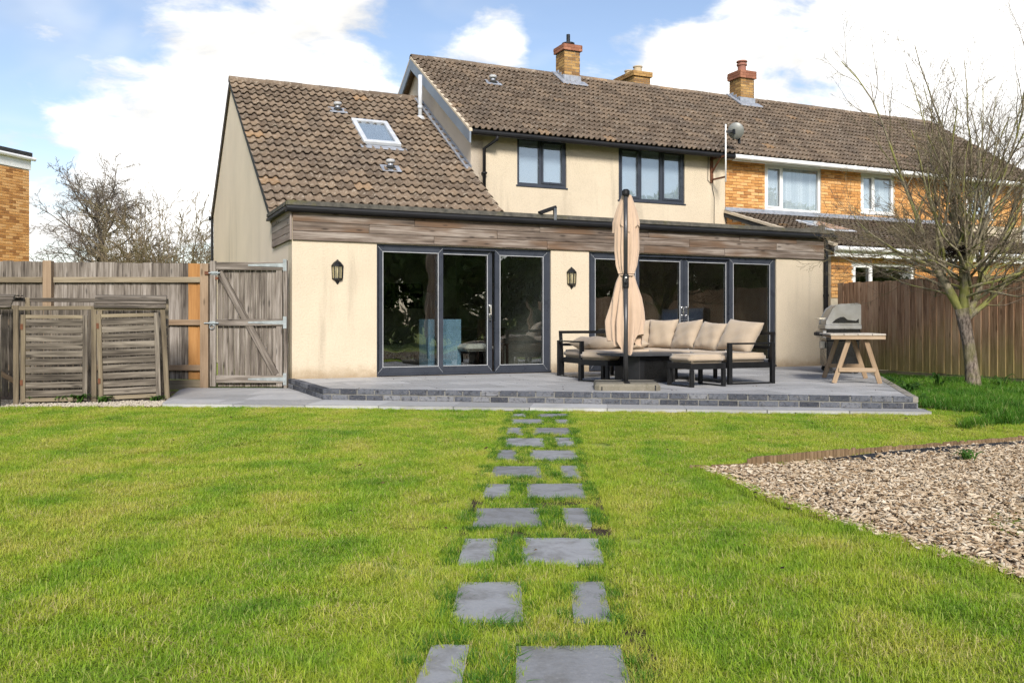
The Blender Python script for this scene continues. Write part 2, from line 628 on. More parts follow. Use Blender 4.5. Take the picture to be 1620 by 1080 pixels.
m_plain('joint_sand', (0.07, 0.066, 0.06), 0.95)
m_plain('lead', (0.31, 0.33, 0.37), 0.5, 0.3, 0.5, 0.25, 9)
m_plain('dark_frame', (0.035, 0.040, 0.052), 0.32, 0.0, 0.5, 0.08, 3)
m_plain('gasket', (0.42, 0.43, 0.44), 0.5)
m_plain('black_plastic', (0.010, 0.010, 0.011), 0.55, 0, 0.3)
m_plain('black_metal', (0.007, 0.0072, 0.008), 0.42, 0.0, 0.35)
m_plain('black_enamel', (0.006, 0.006, 0.006), 0.28, 0, 0.35)
m_plain('grey_fascia', (0.20, 0.235, 0.28), 0.5, 0, 0.4, 0.2, 2)
m_plain('white_plastic', (0.78, 0.78, 0.76), 0.4, 0, 0.5, 0.06, 3)
m_plain('vent_grey', (0.42, 0.42, 0.42), 0.6)
m_plain('pale_pipe', (0.50, 0.52, 0.55), 0.5, 0, 0.4, 0.15, 4)
m_plain('chrome', (0.72, 0.72, 0.72), 0.22, 1.0)
m_plain('steel', (0.36, 0.355, 0.345), 0.36, 1.0, 0.5, 0.15, 5)
m_plain('galvanised', (0.30, 0.33, 0.33), 0.55, 0.6, 0.5, 0.3, 12)
m_plain('rust', (0.13, 0.055, 0.03), 0.85, 0, 0.2, 0.3, 20)
m_plain('pot_clay', (0.27, 0.115, 0.08), 0.8)
m_plain('pot_cream', (0.44, 0.35, 0.23), 0.85)
m_plain('roof_felt', (0.035, 0.036, 0.036), 0.85, 0, 0.3, 0.3, 6)
t = newmat('coping')
co = t.n('NewGeometry').outputs['Position']
c0 = t.ramp(t.noise(co, 9, 6, 0.65), [(0.3, (0.05, 0.048, 0.042)), (0.7, (0.13, 0.12, 0.10))])
c0 = t.mix(t.maprange(t.noise(co, 2.2, 5, 0.65), 0.55, 0.72, 0.0, 0.7), c0, (0.13, 0.12, 0.03))
finish(t, c0, 0.9, 0, t.noise(co, 30, 5, 0.65), 0.6, 0.01, 0.2)
m_wood('fascia_wood', (0.05, 0.036, 0.028), (0.155, 0.12, 0.095), (0.32, 0.275, 0.235), 0.7, 1.8, True, None, 0.8, (0.17, 0.105, 0.065))
m_wood('side_wood', (0.12, 0.09, 0.075), (0.25, 0.20, 0.17), (0.36, 0.31, 0.27), 0.9, 1.0)
m_wood('grey_wood', (0.05, 0.04, 0.032), (0.165, 0.14, 0.115), (0.31, 0.275, 0.24), 0.9, 1.9)
m_wood('store_wood', (0.03, 0.024, 0.018), (0.11, 0.092, 0.072), (0.25, 0.215, 0.172), 1.1, 1.8, True)
m_wood('store_frame', (0.065, 0.05, 0.034), (0.175, 0.14, 0.092), (0.29, 0.24, 0.165), 1.1, 1.1, False)
m_wood('new_wood', (0.21, 0.095, 0.03), (0.36, 0.18, 0.06), (0.45, 0.25, 0.10), 1.0, 0.9)
m_wood('post_wood', (0.14, 0.092, 0.055), (0.255, 0.18, 0.115), (0.35, 0.26, 0.175), 1.0, 1.0)
m_wood('brown_fence', (0.15, 0.082, 0.047), (0.34, 0.205, 0.125), (0.49, 0.335, 0.22), 0.9, 1.7, True, (0.27, 0.24, 0.075))
m_wood('trestle_wood', (0.16, 0.10, 0.055), (0.30, 0.21, 0.13), (0.42, 0.32, 0.22), 1.3, 1.0, False)
m_wood('trestle_top', (0.26, 0.22, 0.17), (0.42, 0.37, 0.30), (0.55, 0.50, 0.43), 0.8, 1.0, False)
m_wood('log_wood', (0.085, 0.055, 0.03), (0.175, 0.115, 0.062), (0.27, 0.19, 0.11), 1.5, 1.1, False)
m_glass('glass', (0.80, 0.83, 0.82))
m_glass('upper_glass', (0.9, 0.93, 0.95), 0.006, 0.8)
m_fabric('cushion', (0.42, 0.335, 0.245))
m_fabric('canopy', (0.54, 0.395, 0.285), 0.5)
m_stone('concrete', (0.19, 0.17, 0.13), 0.1, 6.0, 0.9, (0.10, 0.09, 0.06), 0.7)
m_plain('blind_grey', (0.25, 0.27, 0.30), 0.1)
m_plain('blind', (0.46, 0.51, 0.56), 0.8, 0, 0.2, 0.05, 2)
t = newmat('net_curtain')
co = objco(t)
fold = t.noise(t.n('Mapping', {'Vector': co, 'Scale': (9, 1, 0.25)}).outputs[0], 1.6, 2, 0.5)
finish(t, t.ramp(fold, [(0.35, (0.62, 0.66, 0.68)), (0.65, (0.82, 0.84, 0.84))]), 0.9, 0, fold, 0.5, 0.03, 0.1)
m_plain('room_wall', (0.55, 0.53, 0.49), 0.9)
m_plain('room_floor', (0.11, 0.075, 0.05), 0.4)
m_plain('blue_paint', (0.26, 0.42, 0.58), 0.5)
m_plain('dark_wood', (0.035, 0.022, 0.016), 0.4)
m_plain('white_leather', (0.66, 0.62, 0.56), 0.5)
m_plain('amber_glass', (0.50, 0.42, 0.20), 0.25, 0, 0.6, 0.25, 30)
m_bark('bark', (0.06, 0.046, 0.037), (0.27, 0.22, 0.18), (0.15, 0.145, 0.055), 0.5)
m_bark('branch_bark', (0.15, 0.13, 0.09), (0.34, 0.295, 0.205), (0.25, 0.25, 0.07), 0.9)
m_bark('twig_bark', (0.10, 0.078, 0.056), (0.22, 0.175, 0.125), (0.20, 0.18, 0.08), 0.6)
m_bark('far_bark', (0.11, 0.092, 0.08), (0.21, 0.175, 0.145), (0.19, 0.17, 0.085), 0.4)
m_bark('willow_bark', (0.13, 0.10, 0.065), (0.27, 0.215, 0.14), (0.17, 0.16, 0.06), 0.5)
m_plain('nest', (0.018, 0.013, 0.010), 0.95, 0, 0.1, 0.4, 40)
m_plain('rubber', (0.012, 0.012, 0.012), 0.6)
m_plain('dish_grey', (0.21, 0.215, 0.20), 0.45, 0.2, 0.5, 0.12, 5)
m_plain('cable', (0.03, 0.03, 0.03), 0.6)
m_plain('bottle_white', (0.62, 0.58, 0.50), 0.4)
m_plain('soil', (0.05, 0.037, 0.025), 0.95, 0, 0.1, 0.45, 14, 0.5)


def m_leaf(name, cs, field=True, trans=0.5, pos_scale=None):
    t = newmat(name)
    r = rndval(t, field)
    colr = t.ramp(r, [(i / (len(cs) - 1), c) for i, c in enumerate(cs)])
    p = t.n('BsdfPrincipled', {'Base Color': colr, 'Roughness': 0.6, 'Specular IOR Level': 0.3})
    tl = t.n('BsdfTranslucent', {'Color': colr})
    mx = t.n('MixShader', {0: trans, 1: p.outputs[0], 2: tl.outputs[0]})
    t.n('OutputMaterial', {'Surface': mx.outputs[0]})


m_leaf('evergreen', [(0.05, 0.085, 0.022), (0.12, 0.185, 0.045), (0.20, 0.27, 0.075), (0.28, 0.34, 0.11)])
m_leaf('weed', [(0.03, 0.09, 0.012), (0.07, 0.16, 0.025), (0.12, 0.22, 0.04)])
m_leaf('dead_leaf', [(0.03, 0.018, 0.012), (0.09, 0.045, 0.025), (0.2, 0.13, 0.07)])


def m_grass(name, lush):
    t = newmat(name)
    pos = t.n('NewGeometry').outputs['Position']
    ps = t.n('Mapping', {'Vector': pos, 'Scale': (1, 1, 0)}).outputs[0]
    tip = t.n('Attribute', attribute_name='tip').outputs['Fac']
    br = t.n('Attribute', attribute_name='rnd').outputs['Fac']
    orr = t.n('ObjectInfo').outputs['Random']
    n1 = t.noise(ps, 0.55, 4, 0.6)
    n2 = t.noise(ps, 2.6, 5, 0.62, 0.3)
    f = t.math('ADD', t.math('MULTIPLY', n1, 0.5), t.math('MULTIPLY', n2, 0.5))
    px_ = t.n('SeparateXYZ', {0: pos})
    lane = t.math('SINE', t.math('MULTIPLY', t.math('ADD', px_.outputs[0], t.math('MULTIPLY', px_.outputs[1], -0.06)), 6.8))
    f = t.math('ADD', f, t.math('MULTIPLY', lane, 0.035))
    f = t.math('ADD', t.math('ADD', t.math('MULTIPLY', t.math('SUBTRACT', f, 0.5), 1.3), 0.53), t.math('MULTIPLY', t.math('SUBTRACT', orr, 0.5), 0.10))
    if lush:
        green = t.ramp(f, [(0.35, (0.05, 0.16, 0.014)), (0.5, (0.085, 0.225, 0.02)), (0.65, (0.14, 0.29, 0.03))])  # deeper green of long grass; along the fence it also paints in shade
    else:
        green = t.ramp(f, [(0.30, (0.105, 0.265, 0.012)), (0.42, (0.225, 0.40, 0.02)), (0.54, (0.37, 0.485, 0.036)), (0.70, (0.53, 0.53, 0.10))])
    colr = t.mix(t.maprange(br, 0.0, 1.0, 0.0, 1.0, False), t.mix(1.0, green, (0.72, 0.80, 0.72), 'MULTIPLY'), t.mix(1.0, green, (1.3, 1.2, 1.15), 'MULTIPLY'))
    dead = t.math('MULTIPLY', t.math('GREATER_THAN', br, 0.93 if lush else 0.81), t.maprange(n2, 0.40, 0.62, 0.35, 1.0))
    colr = t.mix(dead, colr, (0.60, 0.51, 0.25))
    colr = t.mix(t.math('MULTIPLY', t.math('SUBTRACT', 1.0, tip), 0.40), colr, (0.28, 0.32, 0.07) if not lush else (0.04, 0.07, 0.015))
    p = t.n('BsdfPrincipled', {'Base Color': colr, 'Roughness': 0.55, 'Specular IOR Level': 0.3})
    tl = t.n('BsdfTranslucent', {'Color': t.mix(1.0, colr, (1.15, 1.1, 0.7), 'MULTIPLY')})
    mx = t.n('MixShader', {0: 0.45, 1: p.outputs[0], 2: tl.outputs[0]})
    t.n('OutputMaterial', {'Surface': mx.outputs[0]})


m_grass('grass_blade', False)
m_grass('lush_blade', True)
t = newmat('lawn_soil')
co = t.n('NewGeometry').outputs['Position']
finish(t, t.ramp(t.noise(co, 7, 6, 0.65), [(0.35, (0.13, 0.18, 0.03)), (0.65, (0.30, 0.34, 0.08))]), 0.95, 0, t.noise(co, 40, 5, 0.6), 0.6, 0.02, 0.1)
t = newmat('gravel_chip')
r = t.n('ObjectInfo').outputs['Random']
c0 = t.ramp(r, [(0.0, (0.13, 0.08, 0.045)), (0.15, (0.29, 0.20, 0.115)), (0.45, (0.43, 0.335, 0.225)), (0.75, (0.51, 0.415, 0.295)), (1.0, (0.60, 0.52, 0.40))])
co = objco(t)
finish(t, t.mix(t.maprange(t.noise(co, 60, 4, 0.6), 0.5, 0.75, 0.0, 0.35), c0, (0.22, 0.13, 0.07)), 0.85, 0, None, spec=0.2)
t = newmat('gravel_base')
co = t.n('NewGeometry').outputs['Position']
finish(t, t.ramp(t.noise(co, 60, 5, 0.7), [(0.35, (0.09, 0.06, 0.04)), (0.65, (0.28, 0.21, 0.14))]), 0.95, 0, t.noise(co, 50, 4, 0.6), 1.0, 0.03, 0.1)

# ================================================================== THE SETTING
def structure(o):
    o['kind'] = 'structure'
    return o


def stuff(o):
    o['kind'] = 'stuff'
    return o


# key outlines on the ground (metres, camera frame)
PATIO = [(-3.40, 13.57), (-2.42, 11.46), (4.64, 10.21), (6.14, 15.05), (6.44, 17.97)]          # ccw
STRIP = [(-4.27, 10.91), (4.65, 9.90), (4.78, 10.32), (-2.30, 11.58), (-3.30, 13.50), (-5.0, 13.55)]
GRAVEL = [(1.30, 6.30), (1.40, 5.75), (1.45, 5.32), (1.59, 4.79), (1.69, 4.44), (1.83, 4.04), (1.94, 3.76), (2.05, 3.57), (2.22, 3.1), (2.5, 2.5),
          (2.9, 1.8), (11.5, 1.2), (11.5, 10.8), (4.44, 7.75), (3.61, 7.40), (2.64, 6.90), (2.05, 6.59), (1.61, 6.36)]
EDGE = [(1.27, 6.30), (1.61, 6.36), (2.05, 6.59), (2.64, 6.90), (3.61, 7.40), (4.44, 7.75), (5.6, 8.25), (7.4, 9.02)]
STORE_STRIP = [(-9.5, 10.72), (-4.30, 10.93), (-4.55, 11.75), (-5.0, 13.5), (-9.5, 13.5)]

# ground sheet, gently uneven, reaching the horizon
gx = np.concatenate([np.linspace(-900, -14, 8), np.linspace(-12, 12, 97), np.linspace(14, 900, 8)])
gy = np.concatenate([np.linspace(-900, -4, 8), np.linspace(-2, 20, 89), np.linspace(24, 900, 10)])
gv, gf = [], []
for j, y in enumerate(gy):
    for i, x in enumerate(gx):
        near = abs(x) < 12 and -2 <= y <= 20
        dz = 0.010 * (math.sin(x * 1.7 + 0.6 * y) + math.sin(y * 2.3 - x * 0.9)) if near else 0
        gv.append((x, y, -0.022 + dz * 0.7))
for j in range(len(gy) - 1):
    for i in range(len(gx) - 1):
        a = j * len(gx) + i
        gf.append((a, a + 1, a + 1 + len(gx), a + len(gx)))
ground = structure(put('ground', mesh('ground', gv, gf, True), 'lawn_soil'))


def sheet(name, poly, z, mt, thick=0.0):
    n = len(poly)
    if thick:
        b = B().prism(poly, 2, z - thick, z)
        return structure(put(name, b.mesh(name), mt))
    return structure(put(name, mesh(name, [(x, y, z) for x, y in poly], [tuple(range(n))]), mt))


gravel_bed = sheet('gravel_bed', GRAVEL, -0.012, 'gravel_base')
store_bed = sheet('gravel_strip', STORE_STRIP, -0.008, 'gravel_base')

# ---- raised patio: bed, paving slabs laid square to the house, brick riser in two courses
patio = structure(put('patio', B().prism(inset(PATIO, 0.05), 2, -0.02, PZ - 0.025).mesh('patio_bed'), 'dark_mortar'))


def to_house(x, y):
    return ((x - OX) * UX + (y - OY) * UY, -(x - OX) * UY + (y - OY) * UX)


slab_area = inset(PATIO, 0.112)
sw, sh_ = 0.90, 0.60
k = 0
for j in range(-14, 3):
    for i in range(-3, 16):
        u0 = i * sw + (0.45 if j % 2 else 0.0)
        v0 = j * sh_
        q = [tuple(H(u, v).xy) for u, v in ((u0 + 0.006, v0 + 0.006), (u0 + sw - 0.006, v0 + 0.006), (u0 + sw - 0.006, v0 + sh_ - 0.006), (u0 + 0.006, v0 + sh_ - 0.006))]
        q = clip_to(q, slab_area)
        if len(q) < 3 or area(q) < 0.004:
            continue
        cx, cy = q[0]
        dz = random.uniform(-0.0004, 0.0006)
        b = B().prism([(x - cx, y - cy) for x, y in q], 2, -0.022, 0)
        put('paving_slab', b.mesh('paving_slab', bevel=0.0025), 'paving', patio, loc=(cx, cy, PZ + dz))
sand = put('joint_bed', B().prism(slab_area, 2, PZ - 0.022, PZ - 0.0012).mesh('joint_bed'), 'joint_sand', patio)


def brick_run(p, q, z, L, hgt, depth, off, mt, parent, gap=0.015, inward=1.0, bev=0.004, name='brick'):
    p, q = Vector((*p, 0)), Vector((*q, 0))
    d = q - p
    T = d.length
    d.normalize()
    nrm = Vector((-d.y, d.x, 0)) * inward
    x = -off
    while x < T - 0.02:
        a, e = max(x, 0), min(x + L, T)
        if e - a > 0.04:
            c = p + d * a + nrm * (depth / 2 + random.uniform(-0.003, 0.003))
            c.z = z + hgt / 2 + random.uniform(-0.001, 0.001)
            board(name, c, c + d * (e - a), nrm, depth, hgt, mt, parent, bev)
        x += L + gap


put('mortar_bed', B().prism(inset(PATIO, 0.007), 2, 0.03, 0.168).mesh('mortar_bed'), 'pale_mortar', patio)
for (p, q) in ((PATIO[0], PATIO[1]), (PATIO[1], PATIO[2])):
    brick_run(p, q, 0.042, 0.215, 0.060, 0.10, 0.11, 'blue_brick', patio)
    brick_run(p, q, 0.115, 0.215, 0.062, 0.10, 0.0, 'blue_brick', patio)
brick_run(PATIO[2], PATIO[3], 0.042, 0.215, 0.060, 0.10, 0.11, 'blue_brick', patio)
brick_run(PATIO[2], PATIO[3], 0.111, 0.215, 0.064, 0.10, 0.0, 'edge_brick', patio)
brick_run(PATIO[3], PATIO[4], 0.111, 0.215, 0.064, 0.10, 0.0, 'edge_brick', patio)

# ---- flush paved strip along the foot of the patio and up to the gate
STRIP_A = [(-4.27, 10.91), (4.65, 9.90), (4.78, 10.32), (-2.30, 11.58)]
STRIP_B = [(-4.27, 10.915), (-2.31, 11.575), (-3.30, 13.50), (-5.0, 13.55)]
strip = structure(put('paved_strip', B().prism(inset(STRIP_A, 0.02), 2, -0.03, 0.0375).prism(inset(STRIP_B, 0.02), 2, -0.03, 0.037).mesh('strip_bed'), 'joint_sand'))
du = Vector((STRIP_A[1][0] - STRIP_A[0][0], STRIP_A[1][1] - STRIP_A[0][1])).normalized()
dn = Vector((-du.y, du.x))
for k in range(11):
    a, e = k * 0.9, min((k + 1) * 0.9, 8.98)
    if e - a < 0.1:
        continue
    q = [Vector(STRIP_A[0]) + du * s + dn * t for s, t in ((a + 0.004, 0.0), (e - 0.004, 0.0), (e - 0.004, 0.95), (a + 0.004, 0.95))]
    q = clip_to([tuple(x) for x in q], STRIP_A)
    if len(q) > 2 and area(q) > 0.01:
        c = q[0]
        put('paving_slab', B().prism([(x - c[0], y - c[1]) for x, y in q], 2, -0.04, 0).mesh('paving_slab', bevel=0.003), 'paving', strip, loc=(c[0], c[1], 0.040 + random.uniform(-.0005, .0005)))
for j in range(4):
    for i in range(4):
        a = Vector((-5.1, 10.9)) + Vector((0.97, -0.11)) * (i * 0.75 + 0.2 * (j % 2)) + Vector((0.0, 1.0)) * (j * 0.75)
        q = [tuple(a + Vector((0.97, -0.11)) * s + Vector((0, 1)) * t_) for s, t_ in ((0.004, 0.004), (0.746, 0.004), (0.746, 0.746), (0.004, 0.746))]
        q = clip_to(q, STRIP_B)
        if len(q) > 2 and area(q) > 0.01:
            c = q[0]
            put('paving_slab', B().prism([(x - c[0], y - c[1]) for x, y in q], 2, -0.04, 0).mesh('paving_slab', bevel=0.003), 'paving', strip, loc=(c[0], c[1], 0.0395 + random.uniform(-.0005, .0005)))

# ---- stepping stone path: a big and a small slate in each row, sides swapping
STONES = []
path_bed = structure(put('garden_path', mesh('garden_path', [(-0.36, 1.9, -0.013), (0.42, 1.9, -0.013), (0.66, 10.0, -0.013), (-0.04, 10.0, -0.013)], [(0, 1, 2, 3)]), 'soil'))
rows = [(-0.27, -0.14, 0.02, 0.335, 2.34, 2.83), (-0.225, 0.03, 0.225, 0.345, 3.05, 3.52), (-0.235, -0.08, 0.04, 0.385, 3.79, 4.23), (-0.2, 0.14, 0.265, 0.40, 4.49, 4.93),
        (-0.175, -0.03, 0.09, 0.44, 5.23, 5.68), (-0.145, 0.20, 0.325, 0.455, 5.93, 6.41), (-0.115, 0.03, 0.14, 0.49, 6.69, 7.18), (-0.06, 0.265, 0.38, 0.515, 7.43, 7.95),
        (-0.045, 0.095, 0.20, 0.545, 8.22, 8.73), (-0.015, 0.315, 0.455, 0.585, 9.06, 9.50), (0.0, 0.145, 0.28, 0.615, 9.75, 10.05), (-0.25, 0.06, 0.19, 0.31, 1.6, 2.08)]
for a0, a1, b0, b1, y0, y1 in rows:
    for x0, x1 in ((a0, a1), (b0, b1)):
        j = [random.uniform(-0.012, 0.012) for _ in range(8)]
        q = [(x0 + j[0], y0 + j[1]), (x1 + j[2], y0 + j[3]), (x1 + 0.010 + j[4], y1 + j[5]), (x0 + 0.010 + j[6], y1 + j[7])]
        STONES.append(q)
        c = q[0]
        # riven slate: an edge that wanders a little
        ring = []
        for i in range(4):
            p_, q_ = q[i], q[(i + 1) % 4]
            for s in (0, 0.25, 0.5, 0.75):
                wob = 0.0 if s == 0 else random.uniform(-0.005, 0.005)
                ring.append((p_[0] + (q_[0] - p_[0]) * s + wob - c[0], p_[1] + (q_[1] - p_[1]) * s + wob - c[1]))
        put('slate_slab', B().prism(ring, 2, -0.035, 0).mesh('slate_slab', bevel=0.004), 'path_slate', path_bed, loc=(c[0], c[1], 0.0), rot=(random.uniform(-.006, .006), random.uniform(-.006, .006), 0))

# ================================================================== CREAM HOUSE
house = thing('cream_house', 'cream rendered house with brown tiled roofs and flat-roofed timber-edged extension', 'house', HOUSE, TH)


def wall_grid(b, u0, u1, z0, z1, v0, v1, holes):
    us = sorted({u0, u1, *[x for h in holes for x in h[:2]]})
    zs = sorted({z0, z1, *[x for h in holes for x in h[2:]]})
    for i in range(len(us) - 1):
        run = None
        for j in range(len(zs) - 1):
            cu, cz = (us[i] + us[i + 1]) / 2, (zs[j] + zs[j + 1]) / 2
            solid = not any(h[0] < cu < h[1] and h[2] < cz < h[3] for h in holes)
            if solid:
                b.box(us[i], us[i + 1], v0, v1, zs[j], zs[j + 1])


D1 = (1.33, 4.43, 0.175, 2.28)
D2 = (5.18, 9.37, 0.175, 2.28)
W1 = (5.55, 6.76, 4.03, 5.085)
W2 = (8.11, 9.93, 3.85, 5.095)
UE, UM, VM, UP = 10.69, 4.47, 3.85, 11.11      # extension end, main gable, main front, party line
b = B()
wall_grid(b, 0.0, UE, 0.0, 2.74, 0.0, 0.30, [D1, D2])
b.box(UE - 0.3, UE, 0.30, VM, 0.0, 2.74)
b.put('extension_wall', 'cream_render', house)
b = B()
wall_grid(b, UM, UP, 2.60, 5.12, VM, VM + 0.28, [W1, W2])
b.put('upper_wall', 'cream_render', house)
S = 0.65
b = B().prism([(0.301, 0.0), (0.301, 2.74), (1.70, 2.74), (7.42, 6.44), (11.2, 3.95), (11.2, 0.0)], 0, 0.0, 0.299)
b.put('gable_wall', 'gable_render', house)
B().prism([(VM, 2.6), (VM, 5.10), (7.4, 7.42), (11.0, 5.08), (11.0, 2.6)], 0, UM - 0.002, UM + 0.28).put('main_gable_wall', 'gable_render', house)
B().box(0.3, UP, 10.9, 11.19, 0, 3.9).box(UP - 0.2, UP - 0.01, 4.15, 10.9, 0, 5.0).put('rear_wall', 'cream_render', house)

# room behind the glass
B().box(0.3, UE - 0.3, 0.30, 5.6, 0.10, 0.168).put('room_floor', 'room_floor', house)
B().box(0.31, UE - 0.31, 5.4, 5.6, 0.168, 2.56).box(0.301, 0.33, 0.31, 5.4, 0.168, 2.56).box(UE - 0.33, UE - 0.301, 0.31, 5.4, 0.168, 2.56).put('room_wall', 'room_wall', house)
B().box(0.31, UE - 0.31, 0.31, 5.4, 2.56, 2.62).put('room_ceiling', 'white_plastic', house)
B().box(4.72, 4.86, 0.9, 5.4, 0.168, 2.56).put('room_partition', 'room_wall', house)

# timber band above the doors, board by board, with butt joints where the photo has them
band = put('timber_band', B().box(0.01, UE - 0.01, -0.012, -0.001, 2.29, 2.72).mesh('timber_band'), 'dark_mortar', house)
rowsb = [(2.29, [0.0, 2.28, 4.34, 6.30, 8.1, UE - 0.02]), (2.432, [0.0, 1.20, 3.40, 5.9, 7.3, 9.35, UE - 0.02]), (2.574, [0.0, 1.95, 4.2, 6.4, 8.45, 9.85, UE - 0.02])]
for z0, cuts in rowsb:
    for a, e in zip(cuts[:-1], cuts[1:]):
        board('board', (a + 0.003, -0.024 - random.uniform(0, .004), z0 + 0.071), (e - 0.003, -0.024 - random.uniform(0, .004), z0 + 0.071), (0, 0, 1), 0.137, 0.022, 'fascia_wood', band)
side_band = put('side_timber_band', B().box(-0.012, -0.001, 0.0, 1.68, 2.29, 2.76).mesh('side_band'), 'dark_mortar', house)
for i in range(4):
    board('board', (-0.024, 0.02, 2.35 + i * 0.118), (-0.024, 1.67, 2.35 + i * 0.118), (0, 0, 1), 0.112, 0.022, 'side_wood', side_band)
board('corner_trim', (-0.024, -0.012, 2.29), (-0.024, -0.012, 2.74), (0, 1, 0), 0.05, 0.026, 'side_wood', side_band)

# flat roof with kerb, gutter and downpipe
B().box(0.0, UM, 0.301, 1.72, 2.745, 2.80).box(UM, UE, 0.301, VM, 2.745, 2.80).put('flat_roof', 'roof_felt', house)
cp = B()
cp.box(-0.11, UE + 0.06, -0.13, 0.10, 2.792, 2.885)
cp.box(-0.11, 0.12, 0.10, 1.74, 2.790, 2.883)
cp.box(UE - 0.16, UE + 0.06, 0.10, VM, 2.790, 2.883)
cp.put('roof_kerb', 'coping', house, bevel=0.02, segs=2)
B().tube([(-0.10, -0.10, 2.765), (UE + 0.12, -0.10, 2.745)], 0.052, 10).box(-0.11, UE + 0.1, -0.045, -0.036, 2.715, 2.792).put('gutter', 'black_plastic', house, smooth=False)
B().box(-0.118, -0.05, -0.05, 1.72, 2.745, 2.789).put('side_trim', 'black_plastic', house)
B().box(10.555, 10.625, -0.085, -0.018, 0.18, 2.72).box(10.545, 10.635, -0.09, -0.016, 1.55, 1.60).box(10.545, 10.635, -0.09, -0.016, 0.5, 0.55).put('downpipe', 'black_plastic', house, bevel=0.006)
# small upturned kerb end
B().prism([(UE - 0.75, 2.884), (UE + 0.04, 2.884), (UE + 0.04, 3.02)], 1, 0.12, 0.16).put('kerb_upstand', 'coping', house)


# ---- tiled roofs
def tile_shape(W, L, nroll=2):
    per = W / nroll
    xs, zs = [], []
    for k in range(nroll):
        for s, z in ((0.0, 0.0), (0.40, 0.002), (0.50, 0.026), (0.62, 0.046), (0.80, 0.046), (0.93, 0.026)):
            xs.append((k + s) * per)
            zs.append(z)
    xs.append(W + 0.012)
    zs.append(0.0)
    n = len(xs)
    v = [(x, 0.0, z + 0.052) for x, z in zip(xs, zs)] + [(x, L, z + 0.004) for x, z in zip(xs, zs)] + [(x, 0.003, z + 0.036) for x, z in zip(xs, zs)] + [(x, 0.10, z * 0.4 + 0.016) for x, z in zip(xs, zs)]
    f = [(i, i + 1, n + i + 1, n + i) for i in range(n - 1)] + [(2 * n + i, 2 * n + i + 1, i + 1, i) for i in range(n - 1)] + [(3 * n + i, 3 * n + i + 1, 2 * n + i + 1, 2 * n + i) for i in range(n - 1)]
    f += [(0, n, 2 * n)]
    return v, f


def tile_mats(ncol, nrow, W, G, skip=None):
    ms, rn = [], []
    for j in range(nrow):
        for i in range(ncol):
            if skip and skip(i * W + W / 2, j * G + G / 2):
                continue
            a = random.uniform(-0.018, 0.018)
            c, s_ = math.cos(a), math.sin(a)
            ms.append(np.array([[c, -s_, 0, i * W + random.uniform(-.004, .004)], [s_, c, 0, j * G + random.uniform(-.013, .013)], [0, random.uniform(-.006, .006), 1, random.uniform(-.004, .004)], [0, 0, 0, 1]]))
            rn.append(random.random())
    return np.array(ms), np.array(rn)


PA = math.atan(S)
ca = math.cos(PA)
# wing roof (300 tiles, each a piece)
WO = (-0.05, 1.62, 2.795)
wlen = (7.45 - 1.62) / ca
wing = put('wing_roof', B().box(0.0, 4.50, 0.0, wlen - 0.02, -0.10, -0.004).mesh('wing_roof'), 'roof_felt', house, loc=WO, rot=(PA, 0, 0))
NC, NR = 13, 22
TW, TG = 4.52 / NC, wlen / NR
tv, tf = tile_shape(TW, TG + 0.05)
tile_me = mesh('roof_tile', tv, tf)
tile_me.polygons.foreach_set('use_smooth', [i < 12 for i in range(len(tile_me.polygons))])
tile_me.materials.append(MAT['roof_tile'])


def vel(x, y):
    return 2.40 < x < 3.19 and (4.62 - 1.62) / ca < y < (5.66 - 1.62) / ca


ms, rn = tile_mats(NC, NR, TW, TG, vel)
for m in ms:
    put('tile', tile_me, None, wing, mtx=Matrix(m.tolist()))


def ridge(parent, L, y, z, mt='roof_tile_field', name='ridge_tile'):
    n = max(1, round(L / 0.42))
    for k in range(n):
        a = L / n
        prof = [(0.125 * math.cos(t_), 0.10 * math.sin(t_)) for t_ in np.linspace(-0.25, math.pi + 0.25, 9)]
        b = B()
        vs = [(0, p[0], p[1]) for p in prof] + [(a * 1.02, p[0] * 0.96, p[1] * 0.96) for p in prof] + [(0, p[0] * 0.8, p[1] * 0.8) for p in prof]
        m_ = len(prof)
        b.add(vs, [(i, i + 1, m_ + i + 1, m_ + i) for i in range(m_ - 1)] + [(2 * m_ + i, 2 * m_ + i + 1, i + 1, i) for i in range(m_ - 1)], random.random())
        put(name, b.mesh(name, True), mt, parent, loc=(k * a, y, z + random.uniform(-.006, .006)), rot=(-PA, 0, 0))


ridge(wing, 4.5, wlen, -0.01)
rear = put('wing_rear_roof', B().box(0.0, 4.50, 0.0, 4.75, -0.10, 0.03).mesh('wing_rear_roof'), 'roof_tile', house, loc=(-0.05 + 4.5, 11.40, 3.93), rot=(PA, 0, math.pi))
# verge mortar line, rear bargeboard and rear gutter end of the wing gable
B().prism([(1.66, 2.68), (1.66, 2.80), (7.42, 6.56), (7.42, 6.44)], 0, -0.045, 0.0).put('front_verge', 'mortar', house)
B().prism([(11.42, 3.72), (11.42, 3.92), (7.42, 6.56), (7.42, 6.40)], 0, -0.05, -0.004).put('rear_verge', 'dark_wood', house)
B().tube([(-0.1, 11.42, 3.83), (4.4, 11.42, 3.83)], 0.06, 8).tube([(-0.03, 11.30, 3.8), (-0.03, 11.28, 2.0)], 0.035, 8).put('rear_gutter', 'black_plastic', house)

